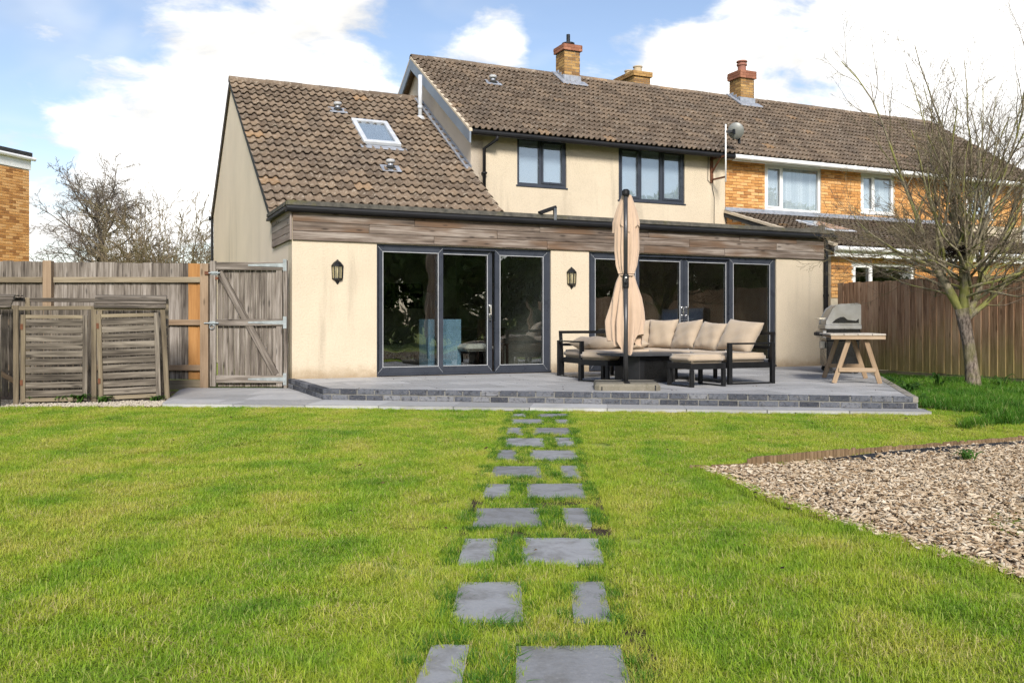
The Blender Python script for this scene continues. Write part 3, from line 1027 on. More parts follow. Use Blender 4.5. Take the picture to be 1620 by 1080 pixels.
# rooflight on the wing
rl = put('rooflight', B().box(2.38, 3.20, 3.56, 4.87, -0.003, 0.055).mesh('rooflight'), 'lead', wing)
for nm, a in (('frame', (2.38, 3.20, 4.77, 4.87)), ('frame', (2.38, 3.20, 3.56, 3.68)), ('frame', (2.38, 2.48, 3.68, 4.77)), ('frame', (3.10, 3.20, 3.68, 4.77))):
    B().box(*a, 0.056, 0.13).put(nm, 'pale_pipe', rl, bevel=0.008)
B().box(2.475, 3.105, 3.675, 4.775, 0.085, 0.092).put('pane', 'upper_glass', rl)
B().box(2.48, 3.10, 3.68, 4.77, 0.057, 0.06).put('blind', 'blind', rl)
B().box(2.30, 3.30, 3.40, 3.56, 0.03, 0.055).put('apron', 'lead', rl, bevel=0.008)


def roof_vent(parent, x, y, name='roof_vent'):
    b = B()
    b.lathe([(0.055, 0.0), (0.055, 0.17)], (0, 0, 0), 12)
    root = put(name, b.mesh(name, True), 'lead', parent, loc=(x, y, 0.03), rot=(-PA, 0, 0))
    B().lathe([(0.05, 0.0), (0.085, 0.005), (0.095, 0.04), (0.08, 0.07), (0.04, 0.08)], (0, 0, 0.135), 16).put('cap', 'vent_grey', root, smooth=True)
    B().lathe([(0.12, 0.0), (0.07, 0.06)], (0, 0, 0.02), 12).put('collar', 'roof_felt', root, smooth=True)
    f = put('flashing', B().box(-0.20, 0.20, -0.17, 0.12, 0.0, 0.018).mesh('flashing', bevel=0.006), 'lead', root, loc=(0, 0, 0.03), rot=(PA, 0, 0))


roof_vent(wing, 2.21, (6.20 - 1.62) / ca)
roof_vent(wing, 2.67, (3.60 - 1.62) / ca)

# flashing where the wing roof meets the main gable, soil pipe, and downpipe
lead = B()
for k in range(7):
    y0 = (3.85 - 1.62) / ca + k * 0.60
    lead.box(4.40, 4.515, y0, y0 + 0.62, 0.035 + 0.004 * (k % 2), 0.075 + 0.004 * (k % 2))
    lead.box(4.495, 4.515, y0, y0 + 0.62, 0.05 + 0.002 * (k % 2), 0.13 + 0.004 * (k % 2))
lead.put('step_flashing', 'lead', wing, bevel=0.006)
sp = B().tube([(4.14, 6.27, 5.70), (4.14, 6.27, 6.86)], 0.05, 12).tube([(4.14, 6.27, 6.06), (4.14, 6.27, 6.14)], 0.062, 12).lathe([(0.16, 0), (0.07, 0.10)], (4.14, 6.27, 5.80), 12)
sp.put('soil_pipe', 'pale_pipe', house, smooth=True)

# main roof
MO = (4.28, 3.48, 5.045)
mlen = (7.42 - 3.48) / ca
main = put('main_roof', B().box(0.0, UP - 4.28, 0.0, mlen - 0.02, -0.10, -0.004).mesh('main_roof'), 'roof_felt', house, loc=MO, rot=(PA, 0, 0))
NC2, NR2 = 25, 16
TW2, TG2 = (UP - 4.28) / NC2, mlen / NR2
tv2, tf2 = tile_shape(TW2, TG2 + 0.05)


def tile_field(name, parent, ncol, nrow, W, G, mt='roof_tile_field'):
    v_, f_ = tile_shape(W, G + 0.05)
    m_, r_ = tile_mats(ncol, nrow, W, G)
    V_, F_, RN_ = replicate(v_, f_, m_, r_)
    return stuff(put(name, mesh(name, V_, F_, False, RN_), mt, parent))


tile_field('tile_field', main, NC2, NR2, TW2, TG2)
ridge(main, UP - 4.28, mlen, -0.01)
put('main_rear_roof', B().box(0.0, UP - 4.28, 0.0, mlen - 0.02, -0.10, 0.03).mesh('main_rear_roof'), 'roof_tile', house, loc=(UP, 11.30, 5.045), rot=(PA, 0, math.pi))
roof_vent(main, 5.97 - 4.28, (6.2 - 3.48) / ca)
# bargeboards, eaves, gutter
B().prism([(3.42, 4.76), (3.42, 5.00), (7.41, 7.56), (7.41, 7.30)], 0, 4.265, 4.30).prism([(11.4, 4.76), (11.4, 5.0), (7.412, 7.56), (7.412, 7.30)], 0, 4.265, 4.30).put('bargeboard', 'grey_fascia', house)
B().prism([(3.42, 5.002), (3.42, 5.055), (7.41, 7.62), (7.41, 7.562)], 0, 4.262, 4.33).prism([(11.4, 5.002), (11.4, 5.05), (7.412, 7.62), (7.412, 7.562)], 0, 4.262, 4.33).put('verge', 'mortar', house)
B().box(4.302, UP, 3.56, 3.585, 4.97, 5.055).box(4.302, UP, 3.586, VM, 5.03, 5.045).put('eaves_fascia', 'grey_fascia', house)
B().tube([(4.29, 3.50, 5.015), (UP, 3.50, 5.005)], 0.058, 10).put('eaves_gutter', 'black_plastic', house)
dp = B().tube([(4.93, 3.50, 4.97), (4.93, 3.52, 4.90), (4.75, 3.79, 4.74), (4.75, 3.79, 3.55)], 0.036, 10)
dp.box(4.70, 4.80, 3.75, 3.85, 4.20, 4.24)
dp.put('eaves_downpipe', 'black_plastic', house, smooth=True)


# ---- chimneys
def bricks_box(b, x0, x1, y0, y1, z0, z1, L=0.215, hh=0.065, g=0.010, proud=0.0):
    """brick skin on the front and the two side faces of a stack, one small box per brick"""
    z, r = z0, 0
    while z < z1 - 0.02:
        zt = min(z + hh, z1)
        for face in (0, 1, 2):
            a0, a1 = (x0, x1) if face == 0 else (y0, y1)
            off = (L + g) / 2 if (r + face) % 2 else 0
            x = a0 - off
            while x < a1 - 0.01:
                s, e = max(x, a0), min(x + L, a1)
                if e - s > 0.03:
                    rr = random.random()
                    if face == 0:
                        b.box(s, e, y0 - proud, y0 + 0.03, z, zt, rr)
                    elif face == 1:
                        b.box(x0 - proud - 0.001, x0 + 0.03, s, e, z, zt, rr)
                    else:
                        b.box(x1 - 0.03, x1 + proud + 0.001, s, e, z, zt, rr)
                x += L + g
        z += hh + g
        r += 1


def chimney(parent, x0, x1, y0, y1, z0, z1, cap_h, cap_mt, name='chimney'):
    root = put(name, B().box(x0 + 0.006, x1 - 0.006, y0 + 0.006, y1 - 0.006, z0, z1).mesh(name), 'dark_mortar', parent)
    b = B()
    bricks_box(b, x0, x1, y0, y1, z0, z1)
    stuff(b.put('brickwork', 'chimney_brick', root))
    c = B().box(x0 - 0.045, x1 + 0.045, y0 - 0.045, y1 + 0.045, z1 + 0.004, z1 + cap_h - 0.01)
    bricks_box(c, x0 - 0.05, x1 + 0.05, y0 - 0.05, y1 + 0.05, z1 + 0.002, z1 + cap_h)
    c.put('cap', cap_mt, root)
    return root


def apron(root, x0, x1, y0, zf):
    b = B().box(x0 - 0.02, x1 + 0.02, y0 - 0.03, y0 - 0.008, zf - 0.02, zf + 0.17)
    b.prism([(y0 - 0.25, zf - 0.13), (y0 - 0.03, zf + 0.01), (y0 - 0.03, zf + 0.035), (y0 - 0.25, zf - 0.10)], 0, x0 - 0.16, x1 + 0.12)
    for k in range(3):
        yy = y0 + 0.02 + k * 0.14
        b.box(x0 - 0.022, x0 - 0.004, yy, yy + 0.15, zf - 0.02 + k * 0.09, zf + 0.19 + k * 0.09)
    b.prism([(y0 - 0.2, zf - 0.10), (y0 + 0.45, zf + 0.33), (y0 + 0.45, zf + 0.36), (y0 - 0.2, zf - 0.07)], 0, x0 - 0.15, x0 - 0.023)
    b.put('flashing', 'lead', root)


zroof = lambda v: 5.045 + S * (v - 3.48)
c1 = chimney(house, 8.32, 8.78, 6.93, 7.42, 6.95, 8.17, 0.17, 'red_brick')
apron(c1, 8.32, 8.78, 6.93, zroof(6.93) + 0.06)
B().lathe([(0.12, 0), (0.13, 0.03), (0.17, 0.05), (0.17, 0.085), (0.12, 0.10), (0.05, 0.12), (0.05, 0.32)], (8.55, 7.15, 8.34), 16).put('cowl', 'black_metal', c1, smooth=False)


# ---- windows and doors
def window(parent, name, hole, v, lights, mt_frame='dark_frame', fw=0.06, sash=0.045, openers=(), glass='upper_glass', back='blind'):
    u0, u1, z0, z1 = hole
    ww, hh = u1 - u0, z1 - z0
    fr = B().box(0, fw, 0, 0.07, 0, hh).box(ww - fw, ww, 0, 0.07, 0, hh).box(fw, ww - fw, 0, 0.07, 0, fw).box(fw, ww - fw, 0, 0.07, hh - fw, hh)
    xs = [fw + (ww - 2 * fw) * s for s in lights]
    for x in xs[1:-1]:
        fr.box(x - 0.03, x + 0.03, 0.002, 0.068, fw, hh - fw)
    root = put(name, fr.mesh('frame'), mt_frame, parent, loc=(u0, v, z0))
    for i in range(len(xs) - 1):
        a = xs[i] + (0.03 if i else 0)
        e = xs[i + 1] - (0.03 if i < len(xs) - 2 else 0)
        p = 0.0
        if i in openers:
            p = sash
            s = B().box(a, a + p, -0.018, 0.03, fw, hh - fw).box(e - p, e, -0.018, 0.03, fw, hh - fw).box(a + p, e - p, -0.018, 0.03, fw, fw + p).box(a + p, e - p, -0.018, 0.03, hh - fw - p, hh - fw)
            s.put('sash', mt_frame, root, bevel=0.005)
        B().box(a + p, e - p, 0.034, 0.042, fw + p, hh - fw - p).put('pane', glass, root)
    B().box(-0.03, ww + 0.03, -0.05, 0.03, -0.035, -0.001).put('sill', mt_frame, root, bevel=0.006)
    if back:
        B().box(fw * 0.5, ww - fw * 0.5, 0.10, 0.11, fw * 0.5, hh - fw * 0.5).put('curtain' if back == 'net_curtain' else 'blind', back, root)
    return root


window(house, 'window', W1, VM + 0.03, [0, 0.47, 1], openers=(1,))
window(house, 'window', W2, VM + 0.03, [0, 0.32, 0.66, 1], openers=(0, 2))


def door_set(name, hole, v, panels, handles):
    """sliding doors: outer frame, panels with mitred sash, gasket lines, panes and lever handles"""
    u0, u1, z0, z1 = hole
    ww, hh = u1 - u0, z1 - z0
    fr = B().box(0, 0.05, 0, 0.16, 0.03, hh).box(ww - 0.05, ww, 0, 0.16, 0.03, hh).box(0.05, ww - 0.05, 0, 0.16, hh - 0.05, hh).box(0.0, ww, -0.05, 0.16, 0.0, 0.03)
    root = put(name, fr.mesh('frame', bevel=0.004), 'dark_frame', house, loc=(u0, v, z0))
    for a, e, y in panels:
        sw_ = 0.088
        zb, zt = 0.032, hh - 0.03
        ring_o = [(a, zb), (e, zb), (e, zt), (a, zt)]
        ring_i = [(a + sw_, zb + sw_ + 0.02), (e - sw_, zb + sw_ + 0.02), (e - sw_, zt - sw_), (a + sw_, zt - sw_)]
        b = B()
        for k in range(4):
            o0, o1, i1, i0 = ring_o[k], ring_o[(k + 1) % 4], ring_i[(k + 1) % 4], ring_i[k]
            b.prism([o0, o1, i1, i0], 1, y, y + 0.055)
        pr = b.put('door_panel', 'dark_frame', root)
        g = B()
        for k in range(4):
            p, q = ring_i[k], ring_i[(k + 1) % 4]
            d = Vector((q[0] - p[0], 0, q[1] - p[1]))
            g.bar((p[0], y - 0.001, p[1]), (q[0], y - 0.001, q[1]), 0.009, 0.012, (0, 1, 0))
            o = ring_o[k]
            g.bar((o[0] + (p[0] - o[0]) * 0.06, y - 0.0008, o[1] + (p[1] - o[1]) * 0.06), (p[0], y - 0.0008, p[1]), 0.003, 0.004, (0, 1, 0))
        g.put('gasket', 'gasket', pr)
        x0_, x1_, z0_, z1_ = ring_i[0][0], ring_i[1][0], ring_i[0][1], ring_i[2][1]
        B().box(x0_ - 0.01, x1_ + 0.01, y + 0.022, y + 0.030, z0_ - 0.01, z1_ + 0.01).put('pane', 'glass', pr)
    for x, y in handles:
        hb = B().box(x - 0.018, x + 0.018, y - 0.012, y, 0.93, 1.17).tube([(x, y - 0.012, 1.14), (x, y - 0.06, 1.14), (x, y - 0.062, 0.99), (x, y - 0.012, 0.99)], 0.011, 8)
        hb.tube([(x, y - 0.01, 0.90), (x, y - 0.045, 0.90)], 0.013, 8)
        hb.put('handle', 'chrome', root, bevel=0.0)
    return root


dw = D1[1] - D1[0]
door_set('sliding_door', D1, 0.03, [(0.02, 1.13, 0.0), (1.02, 2.03, 0.062), (2.06, dw - 0.052, 0.0)], [(1.985, 0.062)])
dw2 = D2[1] - D2[0]
door_set('patio_door', D2, 0.03, [(0.052, 1.06, 0.0), (1.00, 2.075, 0.062), (2.085, 3.13, 0.062), (3.08, dw2 - 0.052, 0.0)], [(2.03, 0.062), (2.13, 0.062)])


def recentre(root, u, v):
    """move a thing's origin to (u, v) of the house frame without moving its parts"""
    root.location = H(u, v)
    for c in root.children:
        m = c.matrix_basis.copy()
        m.translation -= Vector((u, v, 0))
        c.matrix_basis = m


# ================================================================== BRICK TERRACE NEXT DOOR
nb = thing('brick_terrace_house', 'orange brick terraced house with white windows behind the bare tree', 'house', HOUSE, TH)
NW = [(12.33, 14.15, 3.83, 5.0), (15.51, 16.71, 3.93, 4.97), (19.47, 20.53, 4.0, 5.0)]
LW = (11.76, 13.56, 1.30, 2.30)
b = B()
wall_grid(b, UP + 0.01, 21.9, 2.4, 5.06, VM + 0.012, VM + 0.26, NW)
b.put('upper_wall', 'mortar', nb)
b = B()
wall_grid(b, 11.16, 18.4, 0.0, 2.56, 0.412, 0.66, [LW])
b.prism([(0.662, 0.0), (0.662, 2.66), (3.84, 3.62), (3.84, 0.0)], 0, 11.162, 11.4)
b.put('lean_to_wall', 'mortar', nb)
B().prism([(VM, 0), (VM, 5.06), (7.4, 7.40), (11.0, 5.06), (11.0, 0)], 0, 21.7, 21.902).box(UP, 21.7, 10.8, 11.0, 0, 5.0).put('end_wall', 'mortar', nb)


def brick_wall(parent, u0, u1, z0, z1, v, holes, limit, soldier=None):
    """stretcher-bond bricks; the first 'limit' nearest ones as pieces, the rest in one field"""
    L, hh, g = 0.215, 0.065, 0.010
    spots = []
    z, r = z0, 0
    while z + hh < z1 + 0.005:
        x = u0 - ((L + g) / 2 if r % 2 else 0)
        while x < u1 - 0.02:
            s, e = max(x, u0), min(x + L, u1)
            segs = [(s, e)]
            for h in holes:
                if h[2] - 0.03 < z + hh / 2 < h[3] + 0.03:
                    ns = []
                    for a, c in segs:
                        if c <= h[0] or a >= h[1]:
                            ns.append((a, c))
                        else:
                            if a < h[0]:
                                ns.append((a, h[0] - 0.002))
                            if c > h[1]:
                                ns.append((h[1] + 0.002, c))
                    segs = ns
            for a, c in segs:
                if c - a > 0.035:
                    spots.append((a, c, z))
            x += L + g
        z += hh + g
        r += 1
    spots.sort(key=lambda s: s[0])
    fld = B()
    for k, (a, c, z) in enumerate(spots):
        if k < limit:
            board('brick', (a, v + 0.01, z + hh / 2), (c, v + 0.01, z + hh / 2), (0, 0, 1), hh, 0.03, 'neighbour_brick', parent, 0.003)
        else:
            fld.box(a, c, v - 0.005, v + 0.02, z, z + hh, random.random())
    if fld.v:
        stuff(fld.put('brickwork', 'neighbour_brick_field', parent))


uw = [c for c in nb.children if c.name.startswith('upper_wall')][0]
lw = [c for c in nb.children if c.name.startswith('lean_to_wall')][0]
brick_wall(uw, UP + 0.01, 21.88, 3.80, 5.05, VM, NW, 180)
brick_wall(lw, 11.165, 18.3, 1.55, 2.52, 0.40, [LW], 110)
# the sloping cheek of the lean-to
chk = B()
for r_ in range(12):
    z = 2.70 + r_ * 0.075
    vmax0 = max(0.66, (z - 2.56) / 0.302 + 0.5)
    v = vmax0
    x = 3.84
    off = 0.11 if r_ % 2 else 0
    x -= off
    while x - 0.215 > vmax0:
        chk.box(11.148, 11.17, x - 0.215, x, z, z + 0.065, random.random())
        x -= 0.225
    if off:
        chk.box(11.148, 11.17, 3.745, 3.84, z, z + 0.065, random.random())
stuff(chk.put('cheek_brickwork', 'neighbour_brick_field', lw))
for k, hole in enumerate(NW):
    window(nb, 'window', hole, VM + 0.04, [[0, 0.30, 1], [0, 0.4, 1], [0, 1]][k], 'white_plastic', 0.07, 0.045, openers=(0,), back='net_curtain')
window(nb, 'window', LW, 0.44, [0, 0.30, 1], 'white_plastic', 0.06, 0.04, openers=(0,), glass='glass', back=None)
B().box(11.5, 14.0, 2.4, 2.45, 0.1, 2.6).put('room_wall', 'room_wall', nb)
# lean-to roof
LA = math.atan(0.302)
LO = (11.07, 0.26, 2.60)
llen = (3.86 - 0.26) / math.cos(LA)
lr = put('lean_to_roof', B().box(0.0, 7.4, 0.0, llen, -0.08, -0.004).mesh('lean_to_roof'), 'roof_felt', nb, loc=LO, rot=(LA, 0, 0))
tile_field('tile_field', lr, 28, 13, 7.4 / 28, llen / 13, 'lean_to_tile')
B().box(-0.02, 0.10, -0.02, llen - 0.05, 0.02, 0.075).put('verge', 'mortar', lr)
rl2 = put('rooflight', B().box(1.35, 2.15, 1.55, 2.75, 0.03, 0.10).mesh('rooflight', bevel=0.01), 'pale_pipe', lr)
B().box(1.43, 2.07, 1.63, 2.67, 0.104, 0.110).put('pane', 'blind_grey', rl2)
B().box(UP + 0.0, 18.4, VM - 0.03, VM - 0.008, 3.66, 3.84).put('flashing', 'lead', nb)
B().box(0.0, 7.4, llen - 0.24, llen - 0.01, 0.085, 0.10).put('apron', 'lead', lr)
B().box(11.09, 18.4, 0.22, 0.245, 2.40, 2.585).box(11.09, 18.4, 0.2455, 0.41, 2.41, 2.425).put('fascia', 'white_plastic', nb)
B().tube([(11.08, 0.165, 2.56), (18.4, 0.165, 2.55)], 0.052, 10).put('lean_to_gutter', 'white_plastic', nb)
# main roof of the terrace
nr = put('main_roof', B().box(0.0, 11.1, 0.0, mlen - 0.02, -0.10, -0.004).mesh('main_roof'), 'roof_felt', nb, loc=(UP + 0.005, 3.48, 5.045), rot=(PA, 0, 0))
tile_field('tile_field', nr, 41, 16, 11.1 / 41, mlen / 16)
ridge(nr, 11.1, mlen, -0.01)
put('main_rear_roof', B().box(0.0, 11.1, 0.0, mlen - 0.02, -0.10, 0.03).mesh('main_rear_roof'), 'roof_tile', nb, loc=(UP + 11.1, 11.30, 5.045), rot=(PA, 0, math.pi))
B().box(UP + 0.003, 22.1, 3.56, 3.585, 4.92, 5.055).box(UP + 0.003, 22.1, 3.586, VM, 4.99, 5.01).put('eaves_fascia', 'white_plastic', nb)
g_ = B().tube([(UP + 0.02, 3.50, 5.01), (22.1, 3.50, 4.99)], 0.06, 10)
for k in range(10):
    g_.tube([(UP + 0.5 + k * 1.1, 3.50, 5.009 - k * 0.002), (UP + 0.56 + k * 1.1, 3.50, 5.009 - k * 0.002)], 0.068, 10)
g_.put('eaves_gutter', 'white_plastic', nb)
B().tube([(21.75, 3.55, 4.95), (21.75, 3.78, 4.8), (21.75, 3.78, 1.5)], 0.04, 8).put('downpipe', 'white_plastic', nb)
c2 = chimney(nb, 14.05, 14.55, 6.96, 7.45, 6.95, 8.10, 0.22, 'red_brick')
apron(c2, 14.05, 14.55, 6.96, zroof(6.96) + 0.06)
B().lathe([(0.13, 0), (0.12, 0.12), (0.12, 0.20), (0.15, 0.205), (0.15, 0.25), (0.12, 0.255), (0.12, 0.30), (0.16, 0.305), (0.15, 0.34), (0.06, 0.36)], (14.3, 7.2, 8.32), 18).put('chimney_pot', 'pot_clay', c2, smooth=False)
c3 = chimney(nb, 11.14, 11.70, 8.05, 9.05, 6.9, 8.10, 0.15, 'chimney_brick')
for yy in (8.28, 8.75):
    B().lathe([(0.13, 0), (0.12, 0.02), (0.12, 0.16), (0.14, 0.17), (0.14, 0.20), (0.1, 0.205)], (11.42, yy, 8.245), 14).put('chimney_pot', 'pot_cream', c3)
recentre(nb, UP, VM)

# ================================================================== BRICK BUILDING OVER THE LEFT FENCE
lb_dir = math.atan2(-0.956, -0.29)
lb = thing('brick_building', 'flat-roofed yellow brick building with white fascia beyond the left fence', 'building', (-13.5, 25.0, 0), lb_dir)
# local x runs from the far corner towards the viewer, local +y is out of the wall
wl = put('wall', B().box(0.0, 9.0, -6.0, -0.012, 0.0, 5.32).mesh('wall'), 'mortar', lb)
sp_ = []
z, r_ = 1.9, 0
while z < 5.25:
    x = 0.002 - (0.112 if r_ % 2 else 0)
    while x < 8.9:
        a, e = max(x, 0.002), x + 0.215
        if e - a > 0.03:
            sp_.append((a, e, z))
        x += 0.225
    z += 0.075
    r_ += 1
sp_.sort(key=lambda s: s[0])
fld = B()
for k, (a, e, z) in enumerate(sp_):
    if k < 300:
        board('brick', (a, -0.012, z + 0.0325), (e, -0.012, z + 0.0325), (0, 0, 1), 0.065, 0.03, 'neighbour_brick', wl, 0.003)
    else:
        fld.box(a, e, -0.03, 0.003, z, z + 0.065, random.random())
stuff(fld.put('brickwork', 'neighbour_brick_field', wl))
B().box(-0.02, 9.0, 0.0, 0.022, 5.30, 5.62).box(-0.04, -0.021, -6.0, 0.02, 5.30, 5.62).put('fascia', 'white_plastic', lb)
B().tube([(-0.12, 0.08, 5.60), (9.0, 0.08, 5.60)], 0.055, 8).put('gutter', 'white_plastic', lb)
B().box(-0.06, 9.0, -6.0, 0.05, 5.66, 5.78).put('roof', 'roof_felt', lb)

# ================================================================== LEFT FENCE AND GATE
FY = 13.64
fence = thing('timber_fence', 'weathered grey board fence left of the gate, behind the bin store', 'fence', (-6.3, FY, 0))
x = -9.2
k = 0
while x < -4.76:
    new = x > -5.05
    w_ = 0.142
    top = 1.955 + random.uniform(-0.012, 0.008) - 0.010 * (x + 7)
    board('board', (x + w_ / 2 + 6.3, 0.034, 0.16), (x + w_ / 2 + 6.3 + random.uniform(-.004, .004), 0.034, top), (1, random.uniform(0.07, 0.11), 0), w_ + 0.014, 0.014, 'new_wood' if new else 'grey_wood', fence)
    x += w_
    k += 1
for z in (1.68, 1.03, 0.34):
    board('rail', (-9.2 + 6.3, -0.005, z), (-7.16 + 6.3, -0.005, z), (0, 0, 1), 0.085, 0.038, 'post_wood' if z < 1.5 else 'store_frame', fence)
    board('rail', (-6.99 + 6.3, -0.005, z), (-4.75 + 6.3, -0.005, z), (0, 0, 1), 0.085, 0.038, 'post_wood' if z < 1.5 else 'store_frame', fence)
board('gravel_board', (-9.2 + 6.3, 0.03, 0.08), (-4.75 + 6.3, 0.03, 0.08), (0, 0, 1), 0.15, 0.025, 'store_frame', fence)
board('post', (-7.07 + 6.3, -0.01, -0.1), (-7.07 + 6.3, -0.01, 1.97), (1, 0, 0), 0.13, 0.10, 'post_wood', fence)
board('post', (-4.68 + 6.3, -0.01, -0.1), (-4.68 + 6.3, -0.01, 1.925), (1, 0, 0), 0.125, 0.10, 'post_wood', fence)
board('post', (-9.1 + 6.3, -0.01, -0.1), (-9.1 + 6.3, -0.01, 1.97), (1, 0, 0), 0.12, 0.10, 'post_wood', fence)

gate = thing('timber_gate', 'grey ledged and braced timber gate between fence and house', 'gate', (-4.0, FY, 0))
gx0, gx1 = -0.595, 0.61
board('stile', (gx0 + 0.045, -0.03, 0.055), (gx0 + 0.045, -0.03, 1.965), (1, 0, 0), 0.09, 0.05, 'grey_wood', gate)
n = 12
for k in range(n):
    xx = gx0 + 0.10 + (k + 0.5) * (1.00 / n)
    board('board', (xx, 0.012 + 0.003 * (k % 2), 0.05), (xx, 0.012 + 0.003 * (k % 2), 1.90), (1, 0, 0), 1.00 / n - 0.006, 0.018, 'grey_wood', gate)
board('stile', (gx1 - 0.155, -0.022, 0.05), (gx1 - 0.155, -0.022, 1.83), (1, 0, 0), 0.09, 0.04, 'grey_wood', gate)
board('hanging_post', (gx1 - 0.055, -0.03, -0.1), (gx1 - 0.055, -0.03, 1.975), (1, 0, 0), 0.05, 0.06, 'grey_wood', gate)
for z, w_ in ((1.885, 0.12), (1.03, 0.105), (0.17, 0.115)):
    board('ledge', (gx0 + 0.095, -0.032, z), (gx1 - 0.085, -0.032, z), (0, 0, 1), w_, 0.045, 'grey_wood', gate)
board('brace', (gx0 + 0.14, -0.028, 1.80), (gx1 - 0.20, -0.028, 0.24), (1, 0, 0), 0.10, 0.042, 'grey_wood', gate)
for z in (1.90, 1.03, 0.17):
    hb = B().prism([(gx1 - 0.09, z - 0.03), (gx1 - 0.09, z + 0.03), (gx1 - 0.62, z + 0.012), (gx1 - 0.62, z - 0.012)], 1, -0.062, -0.056)
    hb.box(gx1 - 0.088, gx1 - 0.035, -0.068, -0.06, z - 0.09, z + 0.09)
    hb.put('hinge', 'galvanised', gate)
lt = B().tube([(gx0 - 0.08, -0.07, 1.02), (gx0 + 0.14, -0.07, 1.02)], 0.012, 8).box(gx0 + 0.0, gx0 + 0.09, -0.065, -0.057, 0.99, 1.05)
for k in range(14):
    a0, a1 = 2 * math.pi * k / 14, 2 * math.pi * (k + 1) / 14
    lt.tube([(gx0 + 0.04 + 0.035 * math.sin(a0), -0.078, 0.965 + 0.035 * math.cos(a0)), (gx0 + 0.04 + 0.035 * math.sin(a1), -0.078, 0.965 + 0.035 * math.cos(a1))], 0.006, 6)
lt.put('latch', 'galvanised', gate)
B().tube([(gx0 - 0.03, -0.07, 1.78), (gx0 + 0.16, -0.07, 1.78)], 0.011, 8).box(gx0 + 0.02, gx0 + 0.13, -0.065, -0.056, 1.755, 1.805).put('bolt', 'galvanised', gate)
B().box(gx0 - 0.07, gx0 - 0.01, -0.082, -0.06, 1.755, 1.805).box(gx0 + 0.09, gx0 + 0.135, -0.082, -0.056, 1.68, 1.72).put('keep', 'rust', gate)

# ================================================================== BIN STORE
bs = thing('bin_store', 'slatted timber bin store with three doors against the left fence', 'bin store', (-5.34, 11.42, 0), R(20))


def slat_door(x0, x1, z0, z1, y, lean, open_a, parent, nslat=10):
    root = put('door', None, None, parent)
    ww, hh = x1 - x0, z1 - z0
    m = Matrix.Translation((x0, y, z0)) @ Matrix.Rotation(open_a, 4, 'Z') @ Matrix.Rotation(lean, 4, 'Y')
    root.matrix_basis = m
    board('stile', (0.03, 0, 0), (0.03, 0, hh), (1, 0, 0), 0.055, 0.035, 'store_frame', root)
    board('stile', (ww - 0.03, 0, 0), (ww - 0.03, 0, hh), (1, 0, 0), 0.055, 0.035, 'store_wood', root)
    board('rail', (0.058, 0, hh - 0.025), (ww - 0.058, 0, hh - 0.025), (0, 0, 1), 0.045, 0.03, 'store_frame', root)
    board('rail', (0.058, 0, 0.03), (ww - 0.058, 0, 0.03), (0, 0, 1), 0.05, 0.03, 'store_frame', root)
    a, e = 0.06, hh - 0.05
    st_ = (e - a) / nslat
    for k in range(nslat):
        zz = a + (k + 0.5) * st_
        board('slat', (0.058, random.uniform(-.003, .003), zz + random.uniform(-.003, .003)), (ww - 0.058, random.uniform(-.003, .003), zz + random.uniform(-.005, .005)), (0, 0, 1), st_ - 0.020, 0.015, 'store_wood', root)
    for z in (0.25, hh - 0.15):
        B().box(0.0, 0.03, -0.024, -0.018, z - 0.035, z + 0.035).put('hinge', 'rust', root)
    return root


slat_door(0.055, 0.80, 0.03, 1.135, -0.01, R(-1.6), R(-1), bs)
slat_door(-0.835, -0.075, 0.03, 1.125, -0.01, R(0.2), R(0), bs)
slat_door(-1.72, -0.99, 0.03, 1.13, -0.01, R(0.8), R(-16), bs)
for xx, yy, hgt in ((0.845, 0.0, 1.24), (0.0, 0.0, 1.24), (-0.88, 0.0, 1.24), (-1.74, 0.0, 1.24), (0.845, 0.85, 1.36), (0.0, 0.85, 1.36), (-0.88, 0.85, 1.36), (-1.74, 0.85, 1.36)):
    board('post', (xx + (0.03 if xx > 0.5 and yy < .5 else 0), yy, 0.0), (xx - (0.03 if xx > 0.5 and yy < .5 else 0), yy, hgt), (1, 0, 0), 0.06, 0.06, 'store_frame', bs)
for x0_, x1_ in ((-1.74, -0.88), (-0.88, 0.0), (0.0, 0.84)):
    board('front_rail', (x0_ + 0.03, -0.005, 1.205), (x1_ - 0.03, -0.005, 1.215), (0, 0, 1), 0.05, 0.045, 'store_frame', bs)
    board('rear_rail', (x0_ + 0.03, 0.80, 1.33), (x1_ - 0.03, 0.80, 1.33), (0, 0, 1), 0.055, 0.04, 'store_wood', bs)
    for k in range(9):
        board('back_board', (x0_ + 0.05 + k * 0.09, 0.86, 0.05), (x0_ + 0.05 + k * 0.09, 0.86, 1.2), (1, 0, 0), 0.085, 0.014, 'store_wood', bs)
for x0_, x1_ in ((-1.76, -0.93), (0.0, 0.86)):
    lid = put('lid', None, None, bs, loc=(0, 0, 0))
    for k in range(7):
        s = k / 6
        yy, zz = -0.04 + (0.30 * s / 0.7 if s < 0.7 else 0.30 + 0.5 * (s - 0.7) / 0.3), 1.235 + 0.145 * math.sin(min(1, s / 0.75) * 1.57)
        board('slat', (x0_, yy, zz), (x1_, yy + 0.0, zz + random.uniform(-.004, .004)), (0, 1, max(0.02, 1.5 - 2.0 * s)), 0.052 if s < 0.7 else 0.16, 0.016, 'store_wood', lid)
    board('lid_edge', (x0_ + 0.02, 0.02, 1.25), (x0_ + 0.02, 0.32, 1.355), (0, 0, 1), 0.035, 0.02, 'store_frame', lid)
    board('lid_edge', (x1_ - 0.02, 0.02, 1.25), (x1_ - 0.02, 0.32, 1.355), (0, 0, 1), 0.035, 0.02, 'store_frame', lid)
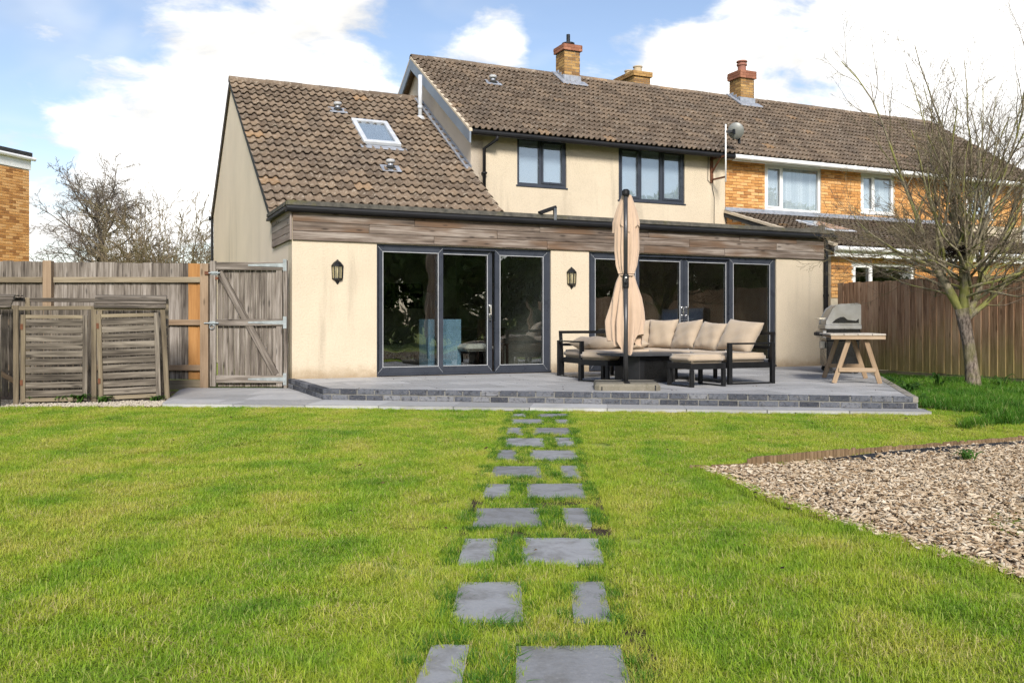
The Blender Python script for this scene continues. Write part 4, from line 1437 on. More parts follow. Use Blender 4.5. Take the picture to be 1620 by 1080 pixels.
for k in range(8):
    board('side_slat', (0.86, 0.05, 0.12 + k * 0.13), (0.86, 0.82, 0.12 + k * 0.13), (0, 0, 1), 0.10, 0.014, 'store_wood', bs)
board('brace', (-0.93, 0.4, 0.25), (-1.60, 0.4, 0.72), (0, 0, 1), 0.06, 0.04, 'post_wood', bs)

# ================================================================== RIGHT FENCE (square to the house)
rf = thing('close_board_fence', 'brown close-board fence on the right behind the bare tree', 'fence', H(10.86, -4.0), TH)
v = 3.9
k = 0
while v > -9.5:
    w_ = random.uniform(0.14, 0.16)
    top = 1.82 + random.uniform(-0.012, 0.012)
    board('board', (0.0, v - w_ / 2, 0.13), (random.uniform(-.003, .003), v - w_ / 2 + random.uniform(-.003, .003), top), (random.uniform(0.08, 0.11), 1, 0), w_ + 0.03, 0.014, 'brown_fence', rf)
    v -= w_
    k += 1
for kk in range(6):
    vv = 3.9 - kk * 2.4
    board('gravel_board', (0.02, vv, 0.05), (0.02, vv - 2.35, 0.05), (0, 0, 1), 0.15, 0.03, 'store_frame', rf)
    board('post', (0.09, vv - 2.38, -0.1), (0.09, vv - 2.38, 1.80), (0, 1, 0), 0.10, 0.10, 'brown_fence', rf)
for z in (0.4, 1.05, 1.6):
    board('rail', (0.05, 3.9, z), (0.05, -9.5, z), (0, 0, 1), 0.08, 0.04, 'brown_fence', rf)

# ================================================================== WALL LANTERNS
def lantern(u, v, z, label):
    root = thing('wall_lantern', label, 'lantern', H(u, v, z), TH, 'black half lanterns on the cream wall')
    B().box(-0.05, 0.05, -0.012, 0.0, -0.13, 0.14).put('back_plate', 'black_metal', root, bevel=0.003)
    hexr = lambda r, z_: [(r * math.cos(a), -r * 0.85 * math.sin(a), z_) for a in np.linspace(0, math.pi, 5)]
    def half(rings):
        b = B()
        n_ = 5
        vs = [p for r_ in rings for p in hexr(*r_)]
        fs = [(i * n_ + k_, i * n_ + k_ + 1, (i + 1) * n_ + k_ + 1, (i + 1) * n_ + k_) for i in range(len(rings) - 1) for k_ in range(n_ - 1)]
        fs += [tuple(range(n_ - 1, -1, -1)), tuple((len(rings) - 1) * n_ + k_ for k_ in range(n_))]
        return b.add(vs, fs)
    half([(0.098, 0.088), (0.098, 0.104), (0.055, 0.155), (0.022, 0.178), (0.012, 0.195)]).put('roof', 'black_metal', root)
    half([(0.01, -0.19), (0.025, -0.165), (0.04, -0.135), (0.088, -0.112), (0.088, -0.096)]).put('base', 'black_metal', root)
    fr_ = B()
    for p, q in zip(hexr(0.082, -0.097), hexr(0.090, 0.089)):
        fr_.bar(p, q, 0.011, 0.011, (0, 1, 0.1))
    fr_.put('frame', 'black_metal', root)
    lo, hi = hexr(0.078, -0.095), hexr(0.085, 0.087)
    for k_ in range(4):
        B().add([lo[k_], lo[k_ + 1], hi[k_ + 1], hi[k_]], [(0, 1, 2, 3)]).put('pane', 'lantern_glass', root)
    B().lathe([(0.014, -0.09), (0.014, -0.02), (0.020, 0.0), (0.017, 0.04), (0.004, 0.07)], (0, -0.03, 0), 10).put('candle_bulb', 'white_leather', root, smooth=True)
    return root


t = newmat('lantern_glass')
tr = t.n('BsdfTransparent', {'Color': (0.92, 0.88, 0.72, 1)})
pr = t.n('BsdfPrincipled', {'Base Color': (0.42, 0.37, 0.23, 1), 'Roughness': 0.25})
t.n('OutputMaterial', {'Surface': t.n('MixShader', {0: 0.45, 1: tr.outputs[0], 2: pr.outputs[0]}).outputs[0]})
lantern(0.70, -0.002, 1.815, 'black wall lantern left of the sliding door')
lantern(4.83, -0.002, 1.805, 'black wall lantern on the wall between the two door sets')

# ================================================================== SATELLITE DISH, ROOF EDGE LAMP
dish = thing('satellite_dish', 'grey satellite dish on a white pole bracketed to the wall corner', 'satellite dish', H(10.72, 3.32, 4.35), TH)
B().tube([(0, 0, 0), (0, 0, 1.36)], 0.019, 10).put('pole', 'white_plastic', dish, smooth=True)
br = B()
for z in (0.12, 0.62):
    br.bar((0, 0.0, z), (-0.02, 0.52, z), 0.03, 0.04)
br.bar((-0.01, 0.18, 0.60), (-0.02, 0.52, 0.28), 0.025, 0.03)
br.box(-0.06, 0.02, 0.50, 0.525, 0.05, 0.72)
br.put('bracket', 'rust', dish)
dd = B()
prof = [(0.0, 0.0), (0.05, 0.003), (0.10, 0.013), (0.15, 0.03), (0.195, 0.052), (0.20, 0.058)]
n_ = 24
vs = [(r_ * math.cos(2 * math.pi * k_ / n_) * 0.94, r_ * math.sin(2 * math.pi * k_ / n_), z_) for r_, z_ in prof for k_ in range(n_)]
fs = [(i * n_ + k_, i * n_ + (k_ + 1) % n_, (i + 1) * n_ + (k_ + 1) % n_, (i + 1) * n_ + k_) for i in range(len(prof) - 1) for k_ in range(n_)]
vs2 = [(x, y, z - 0.006) for x, y, z in vs]
fs2 = [tuple(i + len(vs) for i in reversed(f)) for f in fs]
dd.add(vs + vs2, fs + fs2)
fd = Vector((0.62, 0.72, 0.30)).normalized()
q = fd.to_track_quat('Z', 'Y').to_matrix().to_4x4()
put('reflector', dd.mesh('reflector', True), 'dish_grey', dish, mtx=Matrix.Translation((0.23, -0.08, 1.20)) @ q)
B().bar((0, 0, 1.18), (0.2, -0.07, 1.20), 0.04, 0.05).bar((0.17, -0.09, 1.12), (0.17, -0.09, 1.24), 0.06, 0.03, (0, 1, 0)).put('mount', 'black_metal', dish)
B().tube([(0.24, -0.08, 1.02), (0.42, 0.06, 1.0), (0.50, 0.16, 1.06)], 0.012, 6).tube([(0.44, 0.06, 0.95), (0.44, 0.06, 1.09)], 0.034, 10).put('receiver', 'black_metal', dish)
cb = B().tube([(0.0, 0.02, 1.1), (-0.04, 0.5, 0.7), (-0.12, 0.515, 0.66), (-0.13, 0.515, 0.10), (-0.02, 0.50, 0.0), (0.06, 0.515, -0.3), (0.055, 0.515, -0.9), (0.12, 0.515, -1.25)], 0.007, 5)
cb.put('cable', 'cable', dish)

lamp = thing('floodlight', 'black floodlight clamped to the flat roof edge above the sliding door', 'floodlight', H(4.44, -0.12, 2.885), TH)
B().box(-0.02, 0.03, -0.03, 0.03, -0.10, 0.11).put('bracket', 'steel', lamp, bevel=0.004)
mb = B().box(-0.30, 0.04, -0.05, 0.05, -0.03, 0.035).mesh('housing', bevel=0.012)
put('housing', mb, 'black_plastic', lamp, loc=(0.0, 0.03, 0.115), rot=(0, R(-20), 0))


# ================================================================== PATIO FURNITURE
def pillow_mesh(wd, hh, th, seed, n=18, sag=0.0, pinch=0.10):
    """scatter cushion: pinched corners, seam, soft folds; lies in x-z, thickness along y"""
    r_ = np.random.default_rng(seed)
    ph = r_.uniform(0, 6.28, 8)
    vs, fs = [], []
    for side in (1, -1):
        for j in range(n + 1):
            for i in range(n + 1):
                a, c = 2 * i / n - 1, 2 * j / n - 1
                a, c = math.sin(a * math.pi / 2), math.sin(c * math.pi / 2)
                x = a * wd / 2 * (1 - pinch * (1 - abs(c)) * 0 - pinch * (1 - c * c) * abs(a) ** 3)
                z = c * hh / 2 * (1 - pinch * (1 - a * a) * abs(c) ** 3)
                t_ = max(0.0, (1 - a ** 4)) ** 0.55 * max(0.0, (1 - c ** 4)) ** 0.55
                y = side * (th / 2) * t_
                y += side * t_ * 0.006 * (math.sin(7 * a + ph[0] + 3 * c) + math.sin(9 * c + ph[1] - 4 * a) + 0.7 * math.sin(15 * a * c + ph[2]))
                edge = max(abs(a), abs(c))
                if edge > 0.55:
                    y += side * t_ * 0.007 * math.sin(26 * (a if abs(c) > abs(a) else c) + ph[3]) * (edge - 0.55) * 2.2
                z -= sag * (1 - c) * 0.5 * (1 - a * a) * 0.2
                vs.append((x, y, z))
    N1 = (n + 1) ** 2
    for s in (0, 1):
        for j in range(n):
            for i in range(n):
                q_ = [s * N1 + j * (n + 1) + i, s * N1 + j * (n + 1) + i + 1, s * N1 + (j + 1) * (n + 1) + i + 1, s * N1 + (j + 1) * (n + 1) + i]
                fs.append(tuple(q_ if s else q_[::-1]))
    me = mesh('cushion', vs, fs, True)
    bm = bmesh.new()
    bm.from_mesh(me)
    bmesh.ops.remove_doubles(bm, verts=bm.verts, dist=1e-4)
    bm.to_mesh(me)
    bm.free()
    return me


def pad(name, x0, x1, y0, y1, z0, z1, parent, seed=0, mt='cushion'):
    """seat cushion: rounded box with a slightly domed top"""
    bm = bmesh.new()
    bmesh.ops.create_cube(bm, size=1.0)
    for v_ in bm.verts:
        v_.co = Vector(((x1 - x0) * v_.co.x, (y1 - y0) * v_.co.y, (z1 - z0) * v_.co.z))
    bmesh.ops.bevel(bm, geom=list(bm.edges), offset=min(0.035, (z1 - z0) * 0.35), segments=3, affect='EDGES')
    bmesh.ops.subdivide_edges(bm, edges=[e for e in bm.edges if e.calc_length() > 0.2], cuts=6, use_grid_fill=True)
    rr = random.Random(seed)
    p1, p2 = rr.uniform(0, 6), rr.uniform(0, 6)
    for v_ in bm.verts:
        a, c = v_.co.x / (x1 - x0) * 2, v_.co.y / (y1 - y0) * 2
        if v_.co.z > 0:
            v_.co.z += 0.014 * max(0, 1 - a * a) * max(0, 1 - c * c) + 0.003 * math.sin(6 * a + p1) * math.cos(5 * c + p2)
    me = bpy.data.meshes.new(name)
    bm.to_mesh(me)
    bm.free()
    me.polygons.foreach_set('use_smooth', [True] * len(me.polygons))
    return put(name, me, mt, parent, loc=((x0 + x1) / 2, (y0 + y1) / 2, (z0 + z1) / 2))


SU0, SU1, SV0, SV1 = 4.08, 5.98, -3.86, -1.02    # corner sofa extents in the house frame
sofa = thing('corner_sofa', 'black metal framed corner sofa with beige seat pads before the patio doors', 'sofa', H(SU0, SV1, PZ), TH)
DP = 0.78          # seat depth
LU, LV = SU1 - SU0, SV1 - SV0
T = 0.05
fz = 0.30
rail = B()
# seat rails: long back run along the wall, then the return towards the garden
rail.box(0, LU, -DP, -DP + T, fz - 0.08, fz).box(0, LU, -T, 0, fz - 0.08, fz).box(0, T, -DP + T, -T, fz - 0.08, fz)
rail.box(LU - T, LU, -LV, -T - 0.001, fz - 0.079, fz - 0.001).box(LU - DP, LU - DP + T, -LV, -DP - 0.001, fz - 0.079, fz - 0.001).box(LU - DP + T, LU - T, -LV, -LV + T, fz - 0.079, fz - 0.001)
rail.put('seat_frame', 'black_metal', sofa, bevel=0.004)
B().box(T, LU - T, -DP + T, -T, fz - 0.03, fz - 0.01).box(LU - DP + T, LU - T, -LV + T, -DP + T, fz - 0.031, fz - 0.011).put('seat_deck', 'black_metal', sofa)
for px_, py_ in ((T / 2, -T / 2), (LU - T / 2, -T / 2), (LU - DP + T / 2, -DP + T / 2), (LU * 0.5, -T / 2), (LU - T / 2, -LV * 0.55), (LU - DP + T / 2, -LV * 0.55)):
    B().box(px_ - T / 2, px_ + T / 2, py_ - T / 2, py_ + T / 2, 0, fz - 0.082).put('leg', 'black_metal', sofa, bevel=0.003)
# loop arms at both ends
arm = B().box(-0.06, 0.0, -DP - 0.02, -DP + 0.03, 0, 0.57).box(-0.06, 0.0, -0.05, 0.0, 0, 0.57).box(-0.06, 0.0, -DP + 0.03, -0.05, 0.545, 0.57).box(-0.06, 0.0, -DP + 0.03, -0.05, 0, 0.02)
arm.put('arm', 'black_metal', sofa, bevel=0.003)
arm = B().box(LU - DP - 0.02, LU - DP + 0.035, -LV - 0.06, -LV, 0, 0.575).box(LU - 0.06, LU - 0.005, -LV - 0.06, -LV, 0, 0.575).box(LU - DP + 0.035, LU - 0.06, -LV - 0.065, -LV + 0.005, 0.55, 0.574).box(LU - DP + 0.035, LU - 0.06, -LV - 0.05, -LV - 0.005, 0, 0.022)
arm.put('arm', 'black_metal', sofa, bevel=0.003)
# back rails
bk = B()
for z in (0.50, 0.70):
    bk.bar((0.0, -0.02 + z * 0.06, z), (LU, -0.02 + z * 0.06, z), 0.05, 0.045)
bk.bar((0.02, -0.03, 0.22), (0.02, 0.03, 0.72), 0.045, 0.04, (0, 1, 0)).bar((LU * 0.5, -0.03, 0.22), (LU * 0.5, 0.03, 0.72), 0.045, 0.04, (0, 1, 0))
bk.put('back_rail', 'black_metal', sofa)
bk = B()
for z in (0.50, 0.70):
    bk.bar((LU - 0.02 + z * 0.06, -LV, z), (LU - 0.02 + z * 0.06, 0.0, z - 0.001), 0.05, 0.045)
bk.bar((LU - 0.03, -LV + 0.03, 0.22), (LU + 0.03, -LV + 0.03, 0.72), 0.045, 0.04, (1, 0, 0))
bk.put('back_rail', 'black_metal', sofa)
pad('seat_pad', 0.02, LU * 0.5 - 0.01, -DP + 0.01, -0.05, fz + 0.002, fz + 0.125, sofa, 1)
pad('seat_pad', LU * 0.5 + 0.0, LU - 0.05, -DP + 0.01, -0.05, fz + 0.002, fz + 0.125, sofa, 2)
pad('seat_pad', LU - DP + 0.0, LU - 0.05, -1.86, -DP - 0.01, fz + 0.002, fz + 0.125, sofa, 3)
pad('seat_pad', LU - DP + 0.0, LU - 0.07, -LV + 0.03, -1.88, fz + 0.002, fz + 0.128, sofa, 4)


def cushion(label, x, y, z, rz, tilt, wd=0.52, hh=0.46, th=0.20, seed=0, roll=0.0):
    """x, y, z in the sofa frame; leans back by tilt about its own width"""
    m = Matrix.Translation(H(SU0 + x, SV1 + y, PZ + z)) @ Matrix.Rotation(TH + rz, 4, 'Z') @ Matrix.Rotation(tilt, 4, 'X') @ Matrix.Rotation(roll, 4, 'Y')
    o = put('cushion', pillow_mesh(wd, hh, th, seed), 'cushion', mtx=m)
    return tag(o, label, 'cushion', 'beige scatter cushions on the corner sofa')


cushion('beige cushion lying flat on the sofa seat behind the parasol', 0.40, -0.42, 0.525, R(6), R(90), 0.62, 0.55, 0.21, 11)
cushion('beige cushion lying flat on the sofa seat just right of the parasol', 1.02, -0.44, 0.505, R(-8), R(88), 0.50, 0.48, 0.17, 12)
cushion('beige back cushion nearest the parasol, leaning in the sofa corner', 1.40, -0.16, 0.665, R(4), R(-14), 0.60, 0.50, 0.21, 13)
cushion('plump beige cushion turned sideways in the corner of the sofa', 1.66, -0.46, 0.665, R(-62), R(-12), 0.52, 0.50, 0.24, 14)
cushion('beige back cushion second along the right arm of the sofa', LU - 0.17, -1.02, 0.655, R(-90), R(-24), 0.60, 0.50, 0.20, 15, R(-5))
cushion('beige back cushion in the middle of the right sofa run', LU - 0.15, -1.62, 0.64, R(-86), R(-26), 0.58, 0.48, 0.20, 16, R(4))
cushion('creased beige back cushion beside the right arm of the sofa', LU - 0.17, -2.33, 0.655, R(-80), R(-30), 0.66, 0.52, 0.22, 17, R(6))


def ottoman(x, y, rz, label, s=0.56):
    root = thing('ottoman', label, 'ottoman', (x, y, PZ), rz, 'black framed footstools with beige pads')
    h_ = 0.31
    a = s / 2
    B().box(-a, a, -a, -a + 0.05, h_ - 0.075, h_).box(-a, a, a - 0.05, a, h_ - 0.075, h_).box(-a, -a + 0.05, -a + 0.05, a - 0.05, h_ - 0.075, h_).box(a - 0.05, a, -a + 0.05, a - 0.05, h_ - 0.075, h_).box(-a + 0.05, a - 0.05, -a + 0.05, a - 0.05, h_ - 0.03, h_ - 0.01).put('frame', 'black_metal', root, bevel=0.003)
    for sx in (-1, 1):
        for sy in (-1, 1):
            x0_, x1_ = sorted((sx * a, sx * (a - 0.05)))
            y0_, y1_ = sorted((sy * a, sy * (a - 0.05)))
            B().box(x0_, x1_, y0_, y1_, 0.0, h_ - 0.077).put('leg', 'black_metal', root, bevel=0.003)
        x0_, x1_ = sorted((sx * (a - 0.008), sx * (a - 0.042)))
        B().box(x0_, x1_, -a + 0.051, a - 0.051, 0.0, 0.02).put('foot_bar', 'black_metal', root)
    pad('seat_pad', -a + 0.01, a - 0.01, -a + 0.01, a - 0.01, h_ + 0.002, h_ + 0.115, root, int(x * 10))
    return root


ottoman(1.36, 13.05, TH + R(20), 'beige padded footstool partly hidden behind the parasol pole')
ottoman(2.49, 12.08, TH, 'beige padded footstool in front of the right arm of the sofa')

# fire-pit table with angled corners
tb = thing('patio_table', 'low black table with cut corners in front of the corner sofa', 'table', (1.93, 12.98, PZ), TH)


def cut_rect(a, c, k_):
    return [(-a + k_, -c), (a - k_, -c), (a, -c + k_), (a, c - k_), (a - k_, c), (-a + k_, c), (-a, c - k_), (-a, -c + k_)]


m_plain('table_grey', (0.05, 0.053, 0.058), 0.45, 0, 0.5, 0.15, 6)
B().prism(cut_rect(0.70, 0.42, 0.20), 2, 0.385, 0.415).put('table_top', 'table_grey', tb, bevel=0.004)
B().prism(cut_rect(0.40, 0.30, 0.12), 2, 0.0, 0.383).put('pedestal', 'black_metal', tb, bevel=0.004)
B().box(-0.2, 0.2, -0.303, -0.3005, 0.06, 0.32).put('hatch', 'black_enamel', tb)

bo = put('bottle', B().lathe([(0.035, 0), (0.04, 0.01), (0.04, 0.10), (0.03, 0.125), (0.016, 0.135), (0.016, 0.15)], (0, 0, 0), 14).mesh('bottle', True), 'bottle_white', loc=(2.62, 13.02, PZ))
tag(bo, 'small pale bottle standing on the patio between table and footstool', 'bottle')
B().lathe([(0.019, 0.151), (0.019, 0.172)], (0, 0, 0), 10).put('cap', 'pot_cream', bo)

# ---- folded parasol
pa = thing('parasol', 'folded beige parasol on dark pole with square concrete base', 'parasol', (1.477, 11.60, PZ), R(-4))
ring = cut_rect(0.41, 0.43, 0.05)
b = B()
lev = [(1.0, 0.0), (1.0, 0.055), (0.965, 0.080), (0.93, 0.086)]
for s, z in lev:
    b.v += [(x * s, y * s, z) for x, y in ring]
nr_ = len(ring)
for i in range(len(lev) - 1):
    for k in range(nr_):
        b.f.append((i * nr_ + k, i * nr_ + (k + 1) % nr_, (i + 1) * nr_ + (k + 1) % nr_, (i + 1) * nr_ + k))
        b.r.append(0)
b.f += [tuple(range(nr_ - 1, -1, -1)), tuple(3 * nr_ + k for k in range(nr_))]
b.r += [0, 0]
base = b.put('base', 'concrete', pa)
B().bar((-0.40, 0, 0.089), (0.40, 0, 0.089), 0.07, 0.012).bar((0, -0.40, 0.0885), (0, 0.40, 0.0885), 0.07, 0.012).put('cross_foot', 'black_metal', base)
B().box(0.335, 0.352, -0.432, -0.37, 0.002, 0.07).box(-0.33, -0.315, -0.432, -0.37, 0.002, 0.05).put('grip_slot', 'black_plastic', base)
m_plain('pole_grey', (0.06, 0.06, 0.062), 0.35, 0.4)
B().tube([(0, 0, 0.08), (0, 0, 1.42)], 0.030, 14).tube([(0, 0, 1.42), (0, 0, 2.555)], 0.026, 14).put('pole', 'pole_grey', pa, smooth=True)
B().lathe([(0.036, 0), (0.040, 0.02), (0.040, 0.16), (0.034, 0.18)], (0, 0, 1.30), 14).tube([(0, -0.03, 1.42), (0, -0.06, 1.42), (0.0, -0.06, 1.36)], 0.012, 8).put('crank', 'black_plastic', pa, smooth=False)
B().box(-0.015, 0.015, -0.052, -0.04, 1.375, 1.445).put('crank_handle', 'chrome', pa, bevel=0.003)
B().lathe([(0.045, 0.0), (0.05, 0.02), (0.05, 0.06), (0.03, 0.08)], (0, 0, 2.50), 14).put('top_hub', 'black_plastic', pa)


def drape(levels, nfold, seed, depth, hem):
    """cloth hanging in folds round the pole; levels of (z, radius_x); hem(theta) lowers the last ring"""
    r_ = np.random.default_rng(seed)
    ph = r_.uniform(0, 6.28, 6)
    n_ = 144
    vs, fs = [], []
    m_ = 46
    zs = [l[0] for l in levels][::-1]
    rs = [l[1] for l in levels][::-1]
    zt, zb = levels[0][0], levels[-1][0]
    for i in range(m_ + 1):
        for k_ in range(n_):
            th_ = 2 * math.pi * k_ / n_
            s = i / m_
            zz = zt + (zb - hem(th_) - zt) * s
            rr = np.interp(zz, zs, rs)
            tw = 0.35 * s
            f_ = math.sin(nfold * (th_ + tw) + ph[0] + 0.6 * math.sin(3 * s + ph[1])) * 0.6 + 0.4 * math.sin((nfold * 2 + 1) * th_ + ph[2] + 2 * s) + 0.25 * math.sin(5 * th_ + ph[3] - 5 * s)
            d = depth * (0.35 + 0.9 * s)
            rad = rr * (1 + d * f_)
            vs.append((rad * math.cos(th_) + 0.014, rad * math.sin(th_) * 0.75 + 0.034 + rr * 0.66, zz))
    for i in range(m_):
        for k_ in range(n_):
            k2 = (k_ + 1) % n_
            fs.append((i * n_ + k_, (i + 1) * n_ + k_, (i + 1) * n_ + k2, i * n_ + k2))
    return vs, fs


y2z = lambda y: 1.02 - (y - 511) * 11.68 / 1414 - PZ
px = lambda w_: w_ / 2 * 11.68 / 1414
upper = [(y2z(311), px(16)), (y2z(330), px(27)), (y2z(352), px(36)), (y2z(395), px(37)), (y2z(420), px(31)), (y2z(433), px(23))]
vs, fs = drape(upper, 7, 3, 0.16, lambda th_: 0)
me = mesh('canopy', vs, fs, True)
cn = put('canopy', me, 'canopy', pa)
lower = [(y2z(434), px(23)), (y2z(445), px(31)), (y2z(470), px(43)), (y2z(508), px(51)), (y2z(535), px(46)), (y2z(556), px(37))]
hem = lambda th_: -0.20 * (0.5 + 0.5 * math.cos(2 * th_ + 0.4)) + 0.07 * math.sin(4 * th_ + 1.0) + 0.035 * math.sin(9 * th_)
vs, fs = drape(lower, 6, 5, 0.30, hem)
put('skirt', mesh('skirt', vs, fs, True), 'canopy', pa)
vent = [(y2z(309), px(15)), (y2z(330), px(29)), (y2z(352), px(41)), (y2z(362), px(40))]
vs, fs = drape(vent, 5, 8, 0.12, lambda th_: 0.05 * math.sin(4 * th_ + 0.7))
put('vent_flap', mesh('vent_flap', vs, fs, True), 'canopy', pa)
B().lathe([(0.100, 0), (0.104, 0.012), (0.100, 0.024)], (0.014, 0.10, y2z(437)), 20).put('tie_strap', 'canopy', pa, smooth=True)

# ================================================================== BARBECUE AND TRESTLE TABLE
bq = thing('barbecue', 'stainless lidded gas barbecue on black cart beside the brown fence', 'barbecue', (5.63, 15.36, PZ), R(168))
# local x: across the width of the grill (garden to house), local -... front faces local +x here
# the front faces local +x (towards the left of the picture); the width runs along local y
dpt, wid = 0.56, 0.95
lid_prof = [(-0.26, 0.82), (0.27, 0.82), (0.27, 0.87), (0.17, 1.08), (0.08, 1.15), (-0.22, 1.165), (-0.26, 1.14)]
lid = B().prism(lid_prof, 1, -wid / 2 + 0.03, wid / 2 - 0.03).put('lid', 'steel', bq, bevel=0.012, segs=2)
for s in (-1, 1):
    y0_, y1_ = sorted((s * (wid / 2 - 0.029), s * (wid / 2)))
    B().prism([(x * 1.02, 0.82 + (z - 0.82) * 1.02) for x, z in lid_prof], 1, y0_, y1_).put('end_cap', 'steel', lid, bevel=0.006)
    y2_ = s * (wid / 2 + 0.002)
    y0_, y1_ = sorted((s * wid / 2, s * (wid / 2 + 0.004)))
    B().prism([(-0.235, 0.845), (0.19, 0.845), (0.14, 0.90), (0.06, 0.945), (0.0, 0.95), (-0.06, 0.90), (-0.19, 0.885), (-0.235, 0.92)], 1, y0_, y1_).put('side_inlay', 'black_enamel', lid)
B().tube([(0.36, -0.33, 0.925), (0.36, 0.33, 0.925)], 0.014, 10).bar((0.25, -0.30, 0.925), (0.36, -0.30, 0.925), 0.02, 0.02).bar((0.25, 0.30, 0.925), (0.36, 0.30, 0.925), 0.02, 0.02).put('lid_handle', 'chrome', lid, smooth=False)
B().box(-0.28, 0.30, -wid / 2 - 0.01, wid / 2 + 0.01, 0.745, 0.818).put('rim', 'steel', bq, bevel=0.006)
B().box(-0.26, 0.27, -wid / 2 + 0.01, wid / 2 - 0.01, 0.55, 0.744).put('firebox', 'black_enamel', bq, bevel=0.008)
B().box(0.271, 0.33, -wid / 2 + 0.02, wid / 2 - 0.02, 0.60, 0.72).put('control_panel', 'steel', bq, bevel=0.006)
for k in range(4):
    put('knob', B().lathe([(0.032, 0), (0.028, 0.05)], (0, 0, 0), 12).mesh('knob'), 'black_plastic', bq, loc=(0.331, -0.33 + k * 0.22, 0.66), rot=(0, R(90), 0))
B().box(-0.25, 0.25, -wid / 2 + 0.03, wid / 2 - 0.03, 0.10, 0.548).put('cabinet', 'black_enamel', bq, bevel=0.006)
for s in (-1, 1):
    B().box(0.2505, 0.268, (-wid / 2 + 0.04 if s < 0 else 0.005), (-0.005 if s < 0 else wid / 2 - 0.04), 0.13, 0.53).put('cabinet_door', 'black_enamel', bq, bevel=0.004)
    for xx in (-0.2, 0.2):
        wh = put('wheel', B().lathe([(0.045, -0.016), (0.05, -0.01), (0.05, 0.01), (0.045, 0.016)], (0, 0, 0), 16).mesh('wheel'), 'rubber', bq, loc=(xx, s * (wid / 2 - 0.06), 0.05), rot=(R(90), 0, 0))
        B().box(-0.02, 0.02, -0.025, 0.025, 0.0, 0.055).put('fork', 'black_metal', bq, loc=(xx, s * (wid / 2 - 0.06), 0.048))
for s in (-1, 1):
    y0_, y1_ = sorted((s * (wid / 2 + 0.012), s * (wid / 2 + 0.26)))
    if s < 0:
        B().box(-0.22, 0.24, y0_, y1_, 0.70, 0.735).put('side_shelf', 'steel', bq, bevel=0.005)
B().box(0.27, 0.36, 0.20, 0.30, 0.42, 0.54).put('condiment_box', 'steel', bq, bevel=0.004)

tt = thing('trestle_table', 'worn wooden trestle table standing in front of the barbecue', 'table', (4.985, 13.15, PZ), R(-13))
ty = 0.62
for yy, xl, xr, xt0, xt1 in ((-ty, -0.31, 0.30, -0.11, 0.11), (ty, -0.31, 0.30, -0.11, 0.11)):
    tr_ = put('trestle', None, None, tt, loc=(0.0, yy, 0.0))
    board('leg', (xl, 0, 0.0), (xt0, 0, 0.62), (1, 0, 0.3), 0.065, 0.045, 'trestle_wood', tr_)
    board('leg', (xr, 0.0, 0.0), (xt1, 0.0, 0.62), (1, 0, -0.3), 0.065, 0.045, 'trestle_wood', tr_)
    f_ = 0.19 / 0.62
    board('crossbar', (xl + (xt0 - xl) * f_, -0.03, 0.19), (xr + (xt1 - xr) * f_, -0.03, 0.19), (0, 0, 1), 0.06, 0.025, 'trestle_wood', tr_)
    board('head', (xt0 - 0.13, 0, 0.645), (xt1 + 0.13, 0, 0.645), (0, 0, 1), 0.05, 0.05, 'trestle_wood', tr_)
tpz = 0.672
for k in range(4):
    x0_ = -0.37 + k * 0.185
    board('plank', (x0_ + 0.09, -0.72, tpz + 0.012 + random.uniform(-.003, .003)), (x0_ + 0.09 + 0.005, 0.72, tpz + 0.012 + random.uniform(-.003, .004)), (1, 0, 0), 0.178, 0.022, 'trestle_top', tt)
board('edge_rail', (-0.36, -0.70, tpz - 0.03), (0.36, -0.70, tpz - 0.03), (0, 0, 1), 0.05, 0.03, 'trestle_wood', tt)
for xx in (-0.29, 0.29):
    board('bearer', (xx, -0.68, tpz - 0.022), (xx, 0.68, tpz - 0.022), (1, 0, 0), 0.045, 0.035, 'trestle_wood', tt)

